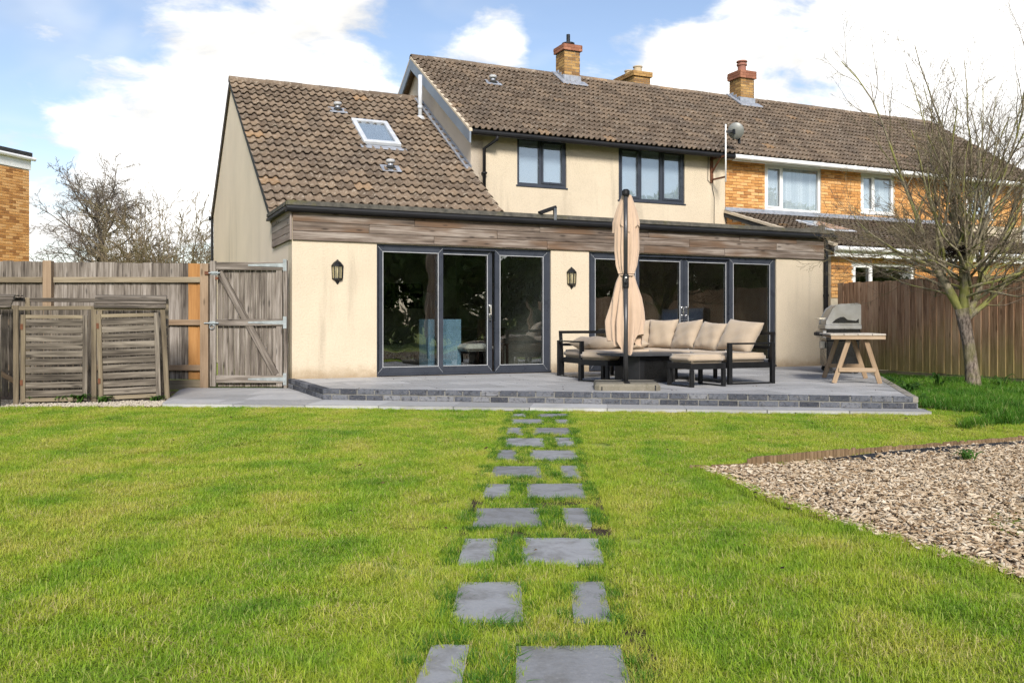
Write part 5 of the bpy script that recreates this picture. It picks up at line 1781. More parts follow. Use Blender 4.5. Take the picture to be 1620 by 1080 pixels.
# ================================================================== LOG ROLL EDGING BY THE GRAVEL
edg = thing('log_roll_edging', 'low brown log-roll edging between the lawn and the gravel', 'edging', (EDGE[2][0], EDGE[2][1], 0))
seglen = []
tot = 0
for p, q in zip(EDGE[:-1], EDGE[1:]):
    tot += math.hypot(q[0] - p[0], q[1] - p[1])
s = 0.0
logs = {}
while s < tot:
    acc_ = 0
    for p, q in zip(EDGE[:-1], EDGE[1:]):
        l = math.hypot(q[0] - p[0], q[1] - p[1])
        if acc_ + l >= s:
            t_ = (s - acc_) / l
            x, y = p[0] + (q[0] - p[0]) * t_, p[1] + (q[1] - p[1]) * t_
            ang = math.atan2(q[1] - p[1], q[0] - p[0])
            break
        acc_ += l
    hgt = round((0.048 if s > 0.42 else 0.014) + random.uniform(-0.004, 0.004) + 0.012 * math.sin(s * 1.7), 2)
    if hgt not in logs:
        # half-round stake, long axis X for the grain
        prof = [(0.020 * math.cos(a), 0.019 * math.sin(a)) for a in np.linspace(0, math.pi, 7)]
        bb = B()
        n_ = len(prof)
        bb.add([(-0.08, p_[0], p_[1]) for p_ in prof] + [(hgt, p_[0], p_[1]) for p_ in prof],
               [(i, i + 1, n_ + i + 1, n_ + i) for i in range(n_ - 1)] + [(n_ - 1, 0, n_, 2 * n_ - 1), tuple(range(n_, 2 * n_)), tuple(range(n_ - 1, -1, -1))])
        logs[hgt] = bb.mesh('log')
        logs[hgt].materials.append(MAT['log_wood'])
    # local X up, local Y along the run, local Z towards the gravel
    ex, ey = Vector((0, 0, 1)), Vector((math.cos(ang), math.sin(ang), 0))
    ez = ex.cross(ey)
    if ez.dot(Vector((math.sin(ang), -math.cos(ang), 0))) < 0:
        ey = -ey
        ez = ex.cross(ey)
    o_ = Vector((x - EDGE[2][0], y - EDGE[2][1], random.uniform(-.003, .003)))
    m = Matrix(((ex.x, ey.x, ez.x, o_.x), (ex.y, ey.y, ez.y, o_.y), (ex.z, ey.z, ez.z, o_.z), (0, 0, 0, 1)))
    put('log', logs[hgt], None, edg, mtx=m)
    s += 0.0405
mem = B()
pts_ = [Vector((2.28, 6.66, 0.0)), Vector((2.7, 6.86, 0.012)), Vector((3.2, 7.10, 0.02)), Vector((3.55, 7.28, 0.015)), Vector((4.3, 7.62, 0.012)), Vector((4.9, 7.85, 0.0))]
for p, q in zip(pts_[:-1], pts_[1:]):
    mem.add([p, q, q + Vector((0.06, -0.10, -0.02)), p + Vector((0.06, -0.10, -0.02))], [(0, 1, 2, 3)])
mo = put('ground_membrane', mem.mesh('ground_membrane'), 'black_plastic')
mo.modifiers.new('thick', 'SOLIDIFY').thickness = 0.004
tag(mo, 'strip of black ground membrane showing along the log edging', 'membrane')


# ================================================================== TREES
class Tree:
    """grows tapered, wandering limbs; thick and thin wood kept in separate solids"""
    def __init__(s, seed, rmin=0.0023):
        s.r = random.Random(seed)
        s.rmin = rmin
        s.thick, s.thin = B(), B()

    def limb(s, p, d, L, r0, r1, bend=0.25, up=0.15, seg=None, sides=None, target=None):
        r_ = s.r
        n = seg or max(3, min(10, int(L / 0.16)))
        d = Vector(d).normalized()
        pts, rad, dirs = [Vector(p)], [r0], [d.copy()]
        for i in range(n):
            j = Vector((r_.gauss(0, 1), r_.gauss(0, 1), r_.gauss(0, 1))) * bend / math.sqrt(n)
            d = (d + j + Vector((0, 0, up / n))).normalized()
            pts.append(pts[-1] + d * (L / n))
            rad.append(r0 + (r1 - r0) * ((i + 1) / n))
            dirs.append(d.copy())
        tgt = s.thick if r0 > 0.012 else s.thin
        tgt.tube(pts, rad, sides or (9 if r0 > 0.05 else 6 if r0 > 0.015 else 4 if r0 > 0.005 else 3), caps=False)
        return pts, rad, dirs

    def side_dir(s, d, ang):
        r_ = s.r
        a = Vector((r_.gauss(0, 1), r_.gauss(0, 1), r_.gauss(0, 1)))
        a = (a - d * a.dot(d)).normalized()
        return (d * math.cos(ang) + a * math.sin(ang)).normalized()

    def grow(s, p, d, L, r0, level, maxlevel, kids, bend, up, shrink=0.58, ang=(30, 65), start=0.25):
        pts, rad, dirs = s.limb(p, d, L, r0, max(r0 * (0.24 if level == 0 else 0.38), s.rmin * 0.85), bend, up)
        if level >= maxlevel:
            return
        k_ = kids[level] if level < len(kids) else kids[-1]
        for q in range(k_):
            t_ = start + (1 - start) * (q + s.r.random()) / k_
            f_ = t_ * (len(pts) - 1)
            i = min(int(f_), len(pts) - 2)
            pp = pts[i].lerp(pts[i + 1], f_ - i)
            rr = rad[i] + (rad[i + 1] - rad[i]) * (f_ - i)
            dd_ = s.side_dir(dirs[i], R(s.r.uniform(*ang)))
            s.grow(pp, dd_, L * shrink * s.r.uniform(0.6, 1.25) * (1.15 - 0.5 * t_), max(s.rmin, rr * s.r.uniform(0.45, 0.68)), level + 1, maxlevel, kids, bend, up, shrink, ang, start)


# --- the bare garden tree on the right
TX, TY = 7.16, 13.87
tr1 = Tree(21)
trunk_pts = [(0.02, 0, -0.1), (0.0, 0, 0.06), (-0.03, 0, 0.35), (-0.07, 0.01, 0.7), (-0.13, 0.02, 1.02), (-0.17, 0.02, 1.25)]
trunk_r = [0.15, 0.118, 0.098, 0.09, 0.095, 0.105]
tk = B().tube(trunk_pts, trunk_r, 20, caps=True)
tt_ = B()
heads = []
for p, d, L, r0 in (((-0.18, 0.02, 1.22), (-0.62, -0.1, 0.9), 0.75, 0.075), ((-0.15, 0.02, 1.2), (0.12, 0.2, 1.0), 0.95, 0.085), ((-0.14, 0.02, 1.15), (-0.15, -0.35, 1.0), 0.85, 0.07),
                    ((-0.10, 0.0, 1.12), (0.55, 0.1, 0.9), 0.8, 0.06)):
    pts, rad, dirs = tr1.limb(p, d, L, r0, r0 * 0.72, 0.18, 0.2, 6, 10)
    heads.append((pts, rad, dirs))
# low limb to the right
pts, rad, dirs = tr1.limb((-0.10, 0.0, 1.08), (0.5, -0.1, 0.62), 1.5, 0.045, 0.022, 0.30, -0.18, 9, 8)
for q in range(9):
    i = 2 + q % 7
    tr1.grow(pts[i], tr1.side_dir(dirs[i], R(45)), 0.65, 0.012, 1, 3, [0, 4, 3], 0.35, 0.1)
for hp, hr, hd in heads:
    # arching side growth low on each head
    for q in range(8):
        i = tr1.r.randint(2, len(hp) - 1)
        az = tr1.r.uniform(0, 2 * math.pi)
        d = Vector((math.cos(az), math.sin(az), tr1.r.uniform(0.05, 0.75)))
        tr1.grow(hp[i], d, tr1.r.uniform(1.3, 2.7), tr1.r.uniform(0.014, 0.028), 0, 3, [9, 6, 3], 0.36, 0.30, 0.46, (25, 60), 0.2)
    # upright poles
    for q in range(8):
        i = tr1.r.randint(len(hp) - 3, len(hp) - 1)
        az = tr1.r.uniform(0, 2 * math.pi)
        sp_r = tr1.r.uniform(0.12, 0.66)
        d = Vector((math.cos(az) * sp_r, math.sin(az) * sp_r * 0.8, 1.0))
        tr1.grow(hp[i], d, tr1.r.uniform(1.9, 3.7), tr1.r.uniform(0.019, 0.030), 0, 3, [12, 6, 3], 0.22, 0.18, 0.34, (22, 55), 0.25)
tree = thing('bare_tree', 'leafless garden tree with mossy branches in front of the brown fence', 'tree', (TX, TY, 0))
put('trunk', tk.mesh('trunk', True), 'bark', tree)
put('limbs', tr1.thick.mesh('limbs', True), 'branch_bark', tree)
put('crown', tr1.thin.mesh('crown', True), 'twig_bark', tree)

nest = B()
nr2 = random.Random(4)
for k in range(260):
    th_, ph_ = nr2.uniform(0, 6.28), nr2.uniform(-1, 1)
    rr = nr2.uniform(0.6, 1)
    c = Vector((0.17 * rr * math.cos(th_), 0.15 * rr * math.sin(th_), 0.085 * ph_ * rr))
    d = Vector((-math.sin(th_) + nr2.gauss(0, .5), math.cos(th_) + nr2.gauss(0, .5), nr2.gauss(0, .35))).normalized() * nr2.uniform(0.05, 0.13)
    nest.tube([c - d, c + d * 0.2 + Vector((0, 0, nr2.gauss(0, .01))), c + d], 0.0028, 3, caps=False)
no = put('bird_nest', nest.mesh('bird_nest'), 'nest', loc=(6.82, 13.72, 2.13))
tag(no, 'dark twig nest in the fork of the bare garden tree', 'nest')

# --- trees beyond the left fence
ft = Tree(5, 0.0055)
X0, Y0 = -13.3, 30.0
pts, rad, dirs = ft.limb((0, 0, 0), (0.0, 0, 1), 5.0, 0.20, 0.06, 0.12, 0.1, 10, 9)
for k in range(40):
    f_ = 2.4 + 7.4 * k / 40
    i = min(int(f_), len(pts) - 2)
    pp = pts[i].lerp(pts[i + 1], f_ - i)
    az = k * 2.4 + ft.r.uniform(-.4, .4)
    sp_r = 1.0
    el = ft.r.uniform(0.25, 0.75) if f_ < 7 else ft.r.uniform(0.5, 1.2)
    L = (3.7 - 0.24 * (f_ - 2)) * ft.r.uniform(0.75, 1.1)
    ft.grow(pp, (math.cos(az), math.sin(az), el), L, 0.055 - 0.002 * f_, 0, 3, [10, 6, 4], 0.42, -0.18 if f_ < 6 else 0.1, 0.45, (25, 60), 0.15)
for k in range(5):
    az = ft.r.uniform(0, 6.28)
    ft.grow(pts[-1], (math.cos(az) * 0.8, math.sin(az) * 0.5, 0.8), ft.r.uniform(0.9, 1.7), 0.022, 1, 3, [5, 4, 3], 0.35, 0.15)
for p_ in (ft.thick, ft.thin):
    pass
o = thing('bare_tree', 'dark spreading leafless tree rising behind the left fence', 'tree', (X0, Y0, 0))
put('trunk', ft.thick.mesh('trunk', True), 'far_bark', o)
put('crown', ft.thin.mesh('crown', True), 'far_bark', o)
f2 = Tree(9, 0.006)
for k in range(60):
    az = f2.r.uniform(0, 6.28)
    f2.grow((f2.r.gauss(0, .5), f2.r.gauss(0, .4), 0.3), (math.cos(az) * 0.65, math.sin(az) * 0.5, 1.0), f2.r.uniform(2.6, 4.4), 0.024, 0, 3, [8, 5, 3], 0.30, 0.02, 0.42, (15, 45), 0.25)
o = thing('bare_shrub', 'paler twiggy leafless shrub between the dark tree and the house gable', 'shrub', (-10.55, 27.5, 0))
put('stems', f2.thick.mesh('stems', True), 'willow_bark', o)
put('crown', f2.thin.mesh('crown', True), 'willow_bark', o)


# --- evergreens at the end of the garden (seen in the door glass)
def evergreen_mesh(seed, n, rx, hgt):
    r_ = np.random.default_rng(seed)
    vs, fs, rn = [], [], []
    nc = 95
    cc = []
    while len(cc) < nc:
        p = r_.uniform(-1, 1, 3)
        if np.linalg.norm(p) < 1:
            cc.append(p)
    cc = np.array(cc)
    cc[:, 0] *= rx
    cc[:, 1] *= rx
    cc[:, 2] = r_.uniform(0.02, 1.0, nc) ** 0.9 * hgt
    for k in range(n):
        c = cc[r_.integers(nc)]
        d = r_.normal(size=3)
        d /= np.linalg.norm(d)
        p = c + d * r_.uniform(0.25, 0.75)
        a = r_.normal(size=3)
        a /= np.linalg.norm(a)
        b_ = np.cross(a, d)
        b_ /= (np.linalg.norm(b_) + 1e-6)
        s_ = r_.uniform(0.12, 0.24)
        i0 = len(vs)
        vs += [tuple(p - a * s_), tuple(p + b_ * s_ * 0.5), tuple(p + a * s_), tuple(p - b_ * s_ * 0.5)]
        fs.append((i0, i0 + 1, i0 + 2, i0 + 3))
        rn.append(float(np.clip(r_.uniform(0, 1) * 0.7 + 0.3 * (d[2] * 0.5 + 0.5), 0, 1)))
    return mesh('foliage', vs, fs, False, rn)


em = [evergreen_mesh(k, 15000, 2.3, 6.5) for k in range(2)]
for m_ in em:
    m_.materials.append(MAT['evergreen'])
for k, (x, y, s_) in enumerate([(10, -18, 1.2), (14.5, -15.8, 1.25), (19, -12.8, 1.3), (23, -9.2, 1.2), (26.5, -5.2, 1.3), (29, -0.8, 1.25), (31, 4.0, 1.3), (32.5, 9.0, 1.2)]):
    ordn = ['first', 'second', 'third', 'fourth', 'fifth', 'sixth', 'seventh', 'last'][k]
    o = thing('evergreen_tree', f'{ordn} dark evergreen in the row at the garden end, mirrored in the door glass', 'tree', (x, y, 0), k * 1.1, 'evergreens behind the viewer')
    put('foliage', em[k % 2], None, o, scale=(s_, s_, s_))
    put('trunk', B().tube([(0, 0, -0.1), (0.05, 0, 2.0), (0, 0.05, 4.5)], [0.16, 0.12, 0.05], 10).mesh('trunk', True), 'bark', o)


# ================================================================== SMALL PLANTS AND LITTER
def weed_mesh(seed, n, h, lw, spread):
    r_ = random.Random(seed)
    b = B()
    for k in range(n):
        az = r_.uniform(0, 6.28)
        base_ = Vector((r_.gauss(0, spread * 0.3), r_.gauss(0, spread * 0.3), 0))
        out = Vector((math.cos(az), math.sin(az), 0))
        L = h * r_.uniform(0.6, 1.2)
        p = [base_, base_ + out * L * 0.3 + Vector((0, 0, L * 0.6)), base_ + out * L * 0.75 + Vector((0, 0, L * 0.75)), base_ + out * L * 1.1 + Vector((0, 0, L * 0.55))]
        sd_ = Vector((-out.y, out.x, 0))
        ws = [lw * 0.3, lw, lw * 0.8, 0.001]
        vs = []
        for q, w_ in zip(p, ws):
            vs += [q - sd_ * w_, q + sd_ * w_]
        b.add(vs, [(0, 1, 3, 2), (2, 3, 5, 4), (4, 5, 7, 6)], r_.random())
    return b.mesh('leaves', True)


def plant(x, y, label, h, lw, n, sp, group, seed, cat='weed', mt='weed', name='weed_plant'):
    o = put(name, weed_mesh(seed, n, h, lw, sp), mt, loc=(x, y, -0.005))
    return tag(o, label, cat, group)


ww = 'weeds at the foot of the bin store'
plant(-6.02, 11.33, 'low leafy weed below the left post of the middle bin store door', 0.16, 0.022, 34, 0.12, ww, 1)
plant(-5.72, 11.36, 'low leafy weed below the middle bin store door', 0.12, 0.018, 26, 0.10, ww, 2)
plant(-5.54, 11.38, 'broad leafy weed near the right edge of the middle bin store door', 0.15, 0.02, 34, 0.14, ww, 3)
plant(-5.22, 11.40, 'small weed below the left side of the right bin store door', 0.12, 0.016, 26, 0.10, ww, 4)
plant(-4.62, 11.62, 'small weed at the right foot of the bin store', 0.10, 0.014, 22, 0.10, ww, 5)
gg = 'plants by the brown fence'
plant(6.42, 13.45, 'strappy green plant left of the bare tree trunk', 0.34, 0.012, 14, 0.05, gg, 6)
plant(7.50, 13.70, 'strappy pale plant right of the bare tree trunk', 0.30, 0.014, 9, 0.05, gg, 7)
plant(5.45, 12.35, 'leafy weed at the right patio edge nearest the trestle table', 0.26, 0.02, 30, 0.12, gg, 8)
plant(5.75, 12.95, 'dark leafy weed between patio edge and brown fence', 0.22, 0.02, 26, 0.12, gg, 9)
plant(5.15, 11.35, 'small weed beside the front right patio corner', 0.14, 0.016, 24, 0.12, gg, 10)
plant(6.0, 14.1, 'leafy weed under the brown fence near the patio end', 0.22, 0.02, 26, 0.16, gg, 13)
pg = 'weeds in the gravel'
plant(3.37, 6.62, 'small green weed growing near the top of the gravel', 0.10, 0.012, 16, 0.06, pg, 11)
plant(3.05, 5.05, 'green weed patch at the right of the gravel', 0.10, 0.012, 22, 0.10, pg, 12)

# brown litter under the fence corner and a few leaves on the lawn
r_ = random.Random(11)


def leaf_scatter(name, pts_, mt, size=0.03):
    b = B()
    for x, y, z in pts_:
        a = r_.uniform(0, 6.28)
        s_ = size * r_.uniform(0.6, 1.3)
        ax, ay = Vector((math.cos(a), math.sin(a), r_.uniform(-.3, .3))) * s_, Vector((-math.sin(a), math.cos(a), r_.uniform(-.3, .3))) * s_ * 0.55
        c = Vector((x, y, z))
        b.add([c - ax, c + ay, c + ax, c - ay, c + Vector((0, 0, s_ * 0.35))], [(0, 1, 4), (1, 2, 4), (2, 3, 4), (3, 0, 4)], r_.random())
    return stuff(put(name, b.mesh(name), mt))


lf = [(r_.gauss(5.05, 0.22), r_.gauss(11.2, 0.30), 0.03) for _ in range(260)] + [(r_.gauss(5.75, 0.3), r_.gauss(12.9, 0.8), 0.03) for _ in range(200)]
leaf_scatter('leaf_litter', lf, 'dead_leaf')
lf = [(r_.uniform(-5, 4), r_.uniform(2.8, 10), 0.045) for _ in range(46)] + [(r_.uniform(2.2, 4.6), r_.uniform(8.0, 9.6), 0.045) for _ in range(22)]
leaf_scatter('fallen_leaves', lf, 'dead_leaf', 0.018)
lf = [(r_.uniform(-2, 5.5), r_.uniform(11.0, 15), PZ + 0.006) for _ in range(40)]
leaf_scatter('patio_leaves', lf, 'dead_leaf', 0.014)

# ================================================================== INSIDE THE ROOM (seen dimly through the glass)
fl = 0.168
cab = thing('blue_cabinet', 'pale blue cupboard inside the house behind the left sliding door', 'cupboard', H(2.55, 1.05, fl), TH)
B().box(0, 0.62, 0, 0.5, 0.0, 0.92).put('carcass', 'blue_paint', cab, bevel=0.006)
B().box(0.01, 0.305, -0.02, -0.001, 0.05, 0.9).put('cupboard_door', 'blue_paint', cab, bevel=0.004)
B().box(0.315, 0.61, -0.02, -0.001, 0.05, 0.9).put('cupboard_door', 'blue_paint', cab, bevel=0.004)
stl = thing('padded_stool', 'white padded stool inside the middle of the left sliding door', 'stool', H(3.35, 0.85, fl), TH)
pad('seat_pad', -0.26, 0.26, -0.26, 0.26, 0.36, 0.48, stl, 3, 'white_leather')
for sx in (-0.2, 0.2):
    for sy in (-0.2, 0.2):
        B().tube([(sx * 1.15, sy * 1.15, 0), (sx, sy, 0.37)], 0.018, 8).put('leg', 'black_metal', stl)
dt_ = thing('dining_table', 'dark dining table inside the house behind the left sliding door', 'table', H(4.05, 2.6, fl), TH)
B().box(-0.9, 0.5, -0.45, 0.45, 0.72, 0.76).put('table_top', 'dark_wood', dt_, bevel=0.005)
for sx in (-0.82, 0.42):
    for sy in (-0.38, 0.38):
        B().box(sx - 0.035, sx + 0.035, sy - 0.035, sy + 0.035, 0, 0.719).put('leg', 'dark_wood', dt_)
ch = thing('dining_chair', 'dark chair inside the house at the right of the left sliding door', 'chair', H(3.95, 1.45, fl), TH + R(20))
B().box(-0.21, 0.21, -0.21, 0.21, 0.43, 0.47).put('seat', 'dark_wood', ch)
for sx in (-0.19, 0.19):
    B().bar((sx, -0.19, 0), (sx, -0.19, 0.43), 0.035, 0.035, (0, 1, 0)).put('leg', 'dark_wood', ch)
    B().bar((sx, 0.22, 0), (sx, 0.20, 0.43), 0.035, 0.035, (0, 1, 0)).put('leg', 'dark_wood', ch)
B().box(-0.20, 0.20, 0.19, 0.215, 0.47, 0.92).put('backrest', 'dark_wood', ch)
pic = thing('wall_screen', 'dark screen hanging inside the house behind the left sliding door', 'screen', H(3.0, 5.36, 1.35), TH)
B().box(0.0, 0.9, -0.03, 0.0, 0.0, 0.55).put('panel', 'black_enamel', pic, bevel=0.006)


# ================================================================== GRASS AND GRAVEL (scattered, uncountable)
def scatter(name, pts_, rots, scls, sources, seed):
    """points carrying small meshes, one object"""
    me = bpy.data.meshes.new(name)
    me.from_pydata([tuple(p) for p in pts_], [], [])
    a = me.attributes.new('rotv', 'FLOAT_VECTOR', 'POINT')
    a.data.foreach_set('vector', np.asarray(rots, dtype=np.float32).ravel())
    a = me.attributes.new('sclv', 'FLOAT_VECTOR', 'POINT')
    a.data.foreach_set('vector', np.asarray(scls, dtype=np.float32).ravel())
    a = me.attributes.new('pick', 'INT', 'POINT')
    a.data.foreach_set('value', np.random.default_rng(seed).integers(0, len(sources), len(pts_)).astype(np.int32))
    src = bpy.data.collections.new(name + '_source')
    for k, s_ in enumerate(sources):
        src.objects.link(bpy.data.objects.new(f'{name}_piece_{k}', s_))
    ng = bpy.data.node_groups.new(name, 'GeometryNodeTree')
    ng.interface.new_socket('Geometry', in_out='INPUT', socket_type='NodeSocketGeometry')
    ng.interface.new_socket('Geometry', in_out='OUTPUT', socket_type='NodeSocketGeometry')
    N_ = ng.nodes
    gi, go = N_.new('NodeGroupInput'), N_.new('NodeGroupOutput')
    ci = N_.new('GeometryNodeCollectionInfo')
    ci.inputs['Collection'].default_value = src
    ci.inputs['Separate Children'].default_value = True
    ci.inputs['Reset Children'].default_value = True
    iop = N_.new('GeometryNodeInstanceOnPoints')
    iop.inputs['Pick Instance'].default_value = True

    def attr(nm, ty):
        n_ = N_.new('GeometryNodeInputNamedAttribute')
        n_.data_type = ty
        n_.inputs['Name'].default_value = nm
        return n_.outputs['Attribute']
    ng.links.new(gi.outputs[0], iop.inputs['Points'])
    ng.links.new(ci.outputs[0], iop.inputs['Instance'])
    ng.links.new(attr('pick', 'INT'), iop.inputs['Instance Index'])
    e2r = N_.new('FunctionNodeEulerToRotation')
    ng.links.new(attr('rotv', 'FLOAT_VECTOR'), e2r.inputs[0])
    ng.links.new(e2r.outputs[0], iop.inputs['Rotation'])
    ng.links.new(attr('sclv', 'FLOAT_VECTOR'), iop.inputs['Scale'])
    ng.links.new(iop.outputs[0], go.inputs[0])
    o = put(name, me)
    md = o.modifiers.new('scatter', 'NODES')
    md.node_group = ng
    return stuff(o)


def tuft(seed, n, rad, h0, h1, wd, lean, mt):
    r_ = np.random.default_rng(seed)
    vs, fs, rn, tp = [], [], [], []
    for k in range(n):
        a = r_.uniform(0, 6.283)
        q = rad * math.sqrt(r_.uniform())
        bx_, by_ = q * math.cos(a), q * math.sin(a)
        L = r_.uniform(h0, h1)
        az = r_.uniform(0, 6.283)
        ln = abs(r_.normal(0, lean)) + 0.12
        ox, oy = math.cos(az), math.sin(az)
        fa = az + 1.57 + r_.normal(0, 0.5)
        sx, sy = math.cos(fa) * wd * r_.uniform(0.7, 1.2), math.sin(fa) * wd
        i0 = len(vs)
        for s_, t_ in ((1.0, 0.0), (0.9, 0.4), (0.6, 0.75)):
            hx = ln * L * t_ ** 1.6
            z = L * t_ * (1 - 0.25 * ln * t_)
            vs += [(bx_ + ox * hx - sx * s_, by_ + oy * hx - sy * s_, z), (bx_ + ox * hx + sx * s_, by_ + oy * hx + sy * s_, z)]
            tp += [t_, t_]
        vs.append((bx_ + ox * ln * L, by_ + oy * ln * L, L * (1 - 0.25 * ln)))
        tp.append(1.0)
        fs += [(i0, i0 + 1, i0 + 3, i0 + 2), (i0 + 2, i0 + 3, i0 + 5, i0 + 4), (i0 + 4, i0 + 5, i0 + 6)]
        rn += [r_.uniform()] * 3
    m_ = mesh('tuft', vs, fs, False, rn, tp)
    m_.materials.append(MAT[mt])
    return m_


def lush_shade_zone(x, y):
    """long unmown grass under the tree and along the fence, its dark green partly painted shade"""
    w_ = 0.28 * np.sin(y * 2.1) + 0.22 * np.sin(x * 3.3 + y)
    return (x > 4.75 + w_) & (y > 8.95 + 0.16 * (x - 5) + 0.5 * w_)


def nz2(x, y, s, sd_):
    r_ = np.random.default_rng(sd_)
    v_ = np.zeros_like(x)
    for k in range(6):
        a, f_ = r_.uniform(0, 6.28), s * (1.5 ** k) * r_.uniform(0.8, 1.2)
        v_ += np.sin(x * f_ * math.cos(a) + y * f_ * math.sin(a) + r_.uniform(0, 6.28)) / (1.25 ** k)
    return v_ / 3


# mown lawn: large tufted patches in the open, small ones where the lawn meets stones, paving and gravel
def on_lawn(x, y):
    keep = np.ones(len(x), bool)
    for poly in [PATIO, STRIP, GRAVEL, STORE_STRIP]:
        keep &= ~inside(x, y, poly)
    for q in STONES:
        cx, cy = sum(p[0] for p in q) / 4, sum(p[1] for p in q) / 4
        sq = [(cx + (p[0] - cx) * (1.0 + 0.03 / (abs(p[0] - cx) + 0.01)), cy + (p[1] - cy) * 1.06) for p in q]
        keep &= ~inside(x, y, sq)
    u = (x - OX) * UX + (y - OY) * UY
    keep &= u < 10.8
    keep &= y < 13.4 + 0.45 * np.maximum(0, x + 3.3)
    keep &= np.hypot(x - TX, y - TY) > 0.13
    return keep


def put_patch(P, RT, SC, x, y, r_, h, tilt, sxy):
    for i in range(len(x)):
        dz = 0.007 * (math.sin(x[i] * 1.7 + 0.6 * y[i]) + math.sin(y[i] * 2.3 - x[i] * 0.9))
        P.append((x[i], y[i], -0.022 + dz))
        RT.append((r_.normal(0, tilt), r_.normal(0, tilt), r_.uniform(0, 6.283)))
        k_ = r_.uniform(*sxy)
        SC.append((k_, k_, h[i]))


bigp, bigr, bigs = [], [], []
allp, allr, alls = [], [], []
lushp, lushr, lushs = [], [], []
r_ = np.random.default_rng(31)
gx_, gy_ = np.meshgrid(np.arange(-10.5, 9.8, 0.185), np.arange(0.8, 16.5, 0.185))
gx_ = gx_.ravel() + r_.uniform(-0.07, 0.07, gx_.size)
gy_ = gy_.ravel() + r_.uniform(-0.07, 0.07, gy_.size)
seen = (np.abs(gx_) < 0.66 * gy_ + 2.2)
gx_, gy_ = gx_[seen], gy_[seen]
ok = on_lawn(gx_, gy_)
for k in range(8):
    ok &= on_lawn(gx_ + 0.215 * math.cos(k * math.pi / 4), gy_ + 0.215 * math.sin(k * math.pi / 4))
lz = lush_shade_zone(gx_, gy_)
hh = np.clip(1.0 + 0.25 * nz2(gx_, gy_, 2.2, 8) + r_.normal(0, 0.10, gx_.size), 0.65, 1.6)
put_patch(bigp, bigr, bigs, gx_[ok & ~lz], gy_[ok & ~lz], r_, hh[ok & ~lz], 0.05, (0.92, 1.12))
# strips that the large patches leave free
x, y = r_.uniform(-9.5, 9.5, 60000), r_.uniform(0.8, 16.5, 60000)
seen = (np.abs(x) < 0.66 * y + 2.2) & on_lawn(x, y)
x, y = x[seen], y[seen]
far_ok = np.ones(len(x), bool)
for k in range(8):
    far_ok &= on_lawn(x + 0.20 * math.cos(k * math.pi / 4), y + 0.20 * math.sin(k * math.pi / 4))
lz = lush_shade_zone(x, y)
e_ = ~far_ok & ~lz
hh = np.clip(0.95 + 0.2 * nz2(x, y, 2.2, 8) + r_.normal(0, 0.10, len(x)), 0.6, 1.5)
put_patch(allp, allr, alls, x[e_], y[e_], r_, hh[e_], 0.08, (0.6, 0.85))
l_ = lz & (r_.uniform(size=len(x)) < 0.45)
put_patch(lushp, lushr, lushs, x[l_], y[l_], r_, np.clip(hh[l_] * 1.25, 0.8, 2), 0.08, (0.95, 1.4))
# longer fringe round each stone, along the edging and the paving
r2 = np.random.default_rng(77)


def fringe(p, q, step, s0, s1, off, only=1.0, lush_share=0.0):
    L = math.hypot(q[0] - p[0], q[1] - p[1])
    for k in range(max(1, int(L / step))):
        if r2.uniform() > only:
            continue
        t_ = r2.uniform()
        x, y = p[0] + (q[0] - p[0]) * t_ + r2.normal(0, 0.012), p[1] + (q[1] - p[1]) * t_ + r2.normal(0, 0.012)
        nx, ny = (q[1] - p[1]) / L, -(q[0] - p[0]) / L
        x += nx * off
        y += ny * off
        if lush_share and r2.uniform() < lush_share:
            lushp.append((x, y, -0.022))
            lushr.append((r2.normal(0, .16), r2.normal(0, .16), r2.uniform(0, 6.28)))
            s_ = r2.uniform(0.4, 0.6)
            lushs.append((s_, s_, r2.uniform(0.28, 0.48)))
            continue
        allp.append((x, y, -0.022))
        allr.append((r2.normal(0, .16), r2.normal(0, .16), r2.uniform(0, 6.28)))
        s_ = r2.uniform(0.45, 0.75)
        alls.append((s_, s_, r2.uniform(s0, s1)))


for q in STONES:
    for i in range(4):
        fringe(q[i], q[(i + 1) % 4], 0.020, 0.7, 1.25, 0.036, 1.0, 0.40)
fringe((-4.3, 10.91), (4.7, 9.90), 0.03, 0.8, 1.5, 0.05)
for p, q in zip(EDGE[:-1], EDGE[1:]):
    fringe(q, p, 0.02, 0.9, 1.6, 0.06)
for p, q in zip(GRAVEL[:10], GRAVEL[1:11]):
    fringe(q, p, 0.02, 0.8, 1.5, 0.03)
fringe((-9.5, 10.72), (-4.3, 10.9), 0.03, 0.8, 1.5, 0.05)

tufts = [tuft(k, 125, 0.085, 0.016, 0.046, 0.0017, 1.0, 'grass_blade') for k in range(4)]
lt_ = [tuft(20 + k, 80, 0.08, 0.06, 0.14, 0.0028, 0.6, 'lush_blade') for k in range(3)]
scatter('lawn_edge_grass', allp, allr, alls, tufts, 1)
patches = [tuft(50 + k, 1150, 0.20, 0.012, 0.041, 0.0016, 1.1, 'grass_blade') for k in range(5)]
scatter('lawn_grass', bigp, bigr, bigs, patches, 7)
scatter('long_grass', lushp, lushr, lushs, lt_, 2)


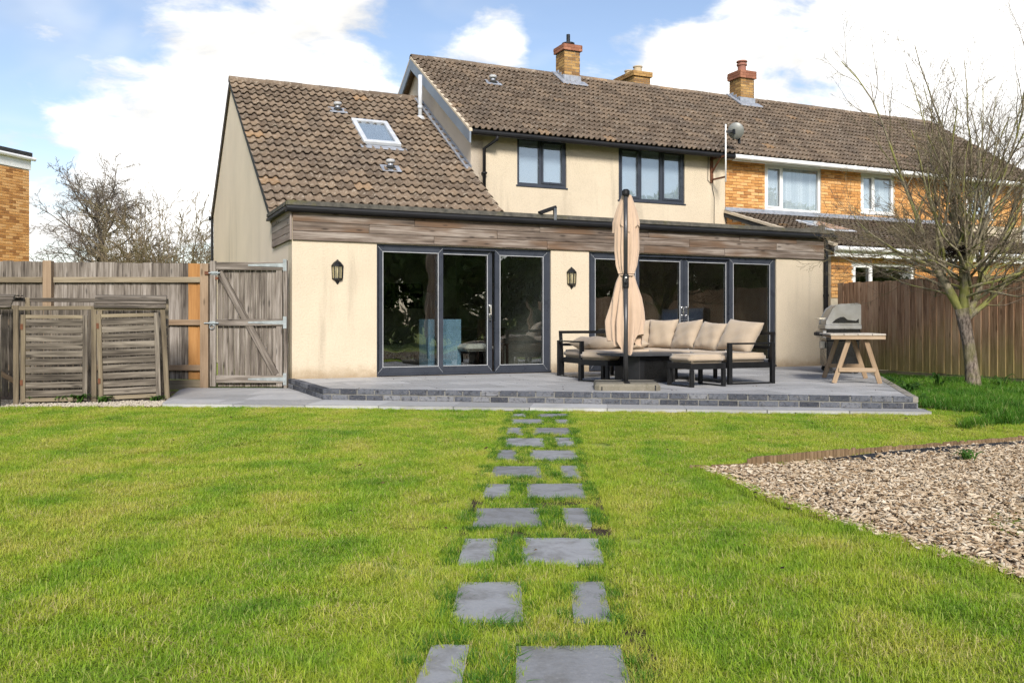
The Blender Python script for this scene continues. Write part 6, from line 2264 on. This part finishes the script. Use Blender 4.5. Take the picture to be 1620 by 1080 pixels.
def chip(seed):
    r_ = np.random.default_rng(seed)
    bm = bmesh.new()
    bmesh.ops.create_icosphere(bm, subdivisions=1, radius=1.0)
    for v_ in bm.verts:
        v_.co *= r_.uniform(0.75, 1.2)
        v_.co.x *= 0.0175 * r_.uniform(0.9, 1.1)
        v_.co.y *= 0.0068
        v_.co.z *= 0.0038
    m_ = bpy.data.meshes.new('chip')
    bm.to_mesh(m_)
    bm.free()
    m_.materials.append(MAT['gravel_chip'])
    return m_


chips = [chip(k) for k in range(5)]
r3 = np.random.default_rng(5)
gp = []
for n, x0, x1, y0, y1 in ((58000, 1.2, 4.9, 2.4, 8.0), (9000, 4.9, 9.0, 2.4, 9.6)):
    x, y = r3.uniform(x0, x1, n), r3.uniform(y0, y1, n)
    k_ = inside(x, y, [(a + 0.02, c) for a, c in GRAVEL])
    gp.append(np.stack([x[k_], y[k_]], 1))
gp = np.concatenate(gp)
zz = np.abs(r3.normal(0, 0.008, len(gp))) - 0.004 + 0.008 * nz2(gp[:, 0], gp[:, 1], 2.5, 3)
gpts = np.column_stack([gp, zz])
scl = r3.uniform(0.55, 1.45, (len(gp), 1)) * np.ones((1, 3)) * r3.uniform(0.8, 1.25, (len(gp), 3))
rot = np.column_stack([r3.normal(0, 0.35, len(gp)), r3.normal(0, 0.30, len(gp)), r3.uniform(0, 6.283, len(gp))])
scatter('gravel', gpts, rot, scl, chips, 3)
x, y = r3.uniform(-9.0, -4.3, 9000), r3.uniform(10.75, 11.75, 9000)
k_ = inside(x, y, STORE_STRIP)
x, y = x[k_], y[k_]
m_plain('pale_stone', (0.44, 0.39, 0.31), 0.85, 0, 0.2, 0.25, 30)
pst = []
for k in range(3):
    m_ = chip(40 + k)
    m_.materials.clear()
    m_.materials.append(MAT['pale_stone'])
    pst.append(m_)
scatter('pale_gravel', np.column_stack([x, y, np.abs(r3.normal(0, 0.008, len(x)))]), np.column_stack([r3.normal(0, .4, len(x)), r3.normal(0, .4, len(x)), r3.uniform(0, 6.28, len(x))]), r3.uniform(0.5, 1.2, (len(x), 1)) * np.array([[1, 1.6, 2.2]]), pst, 4)
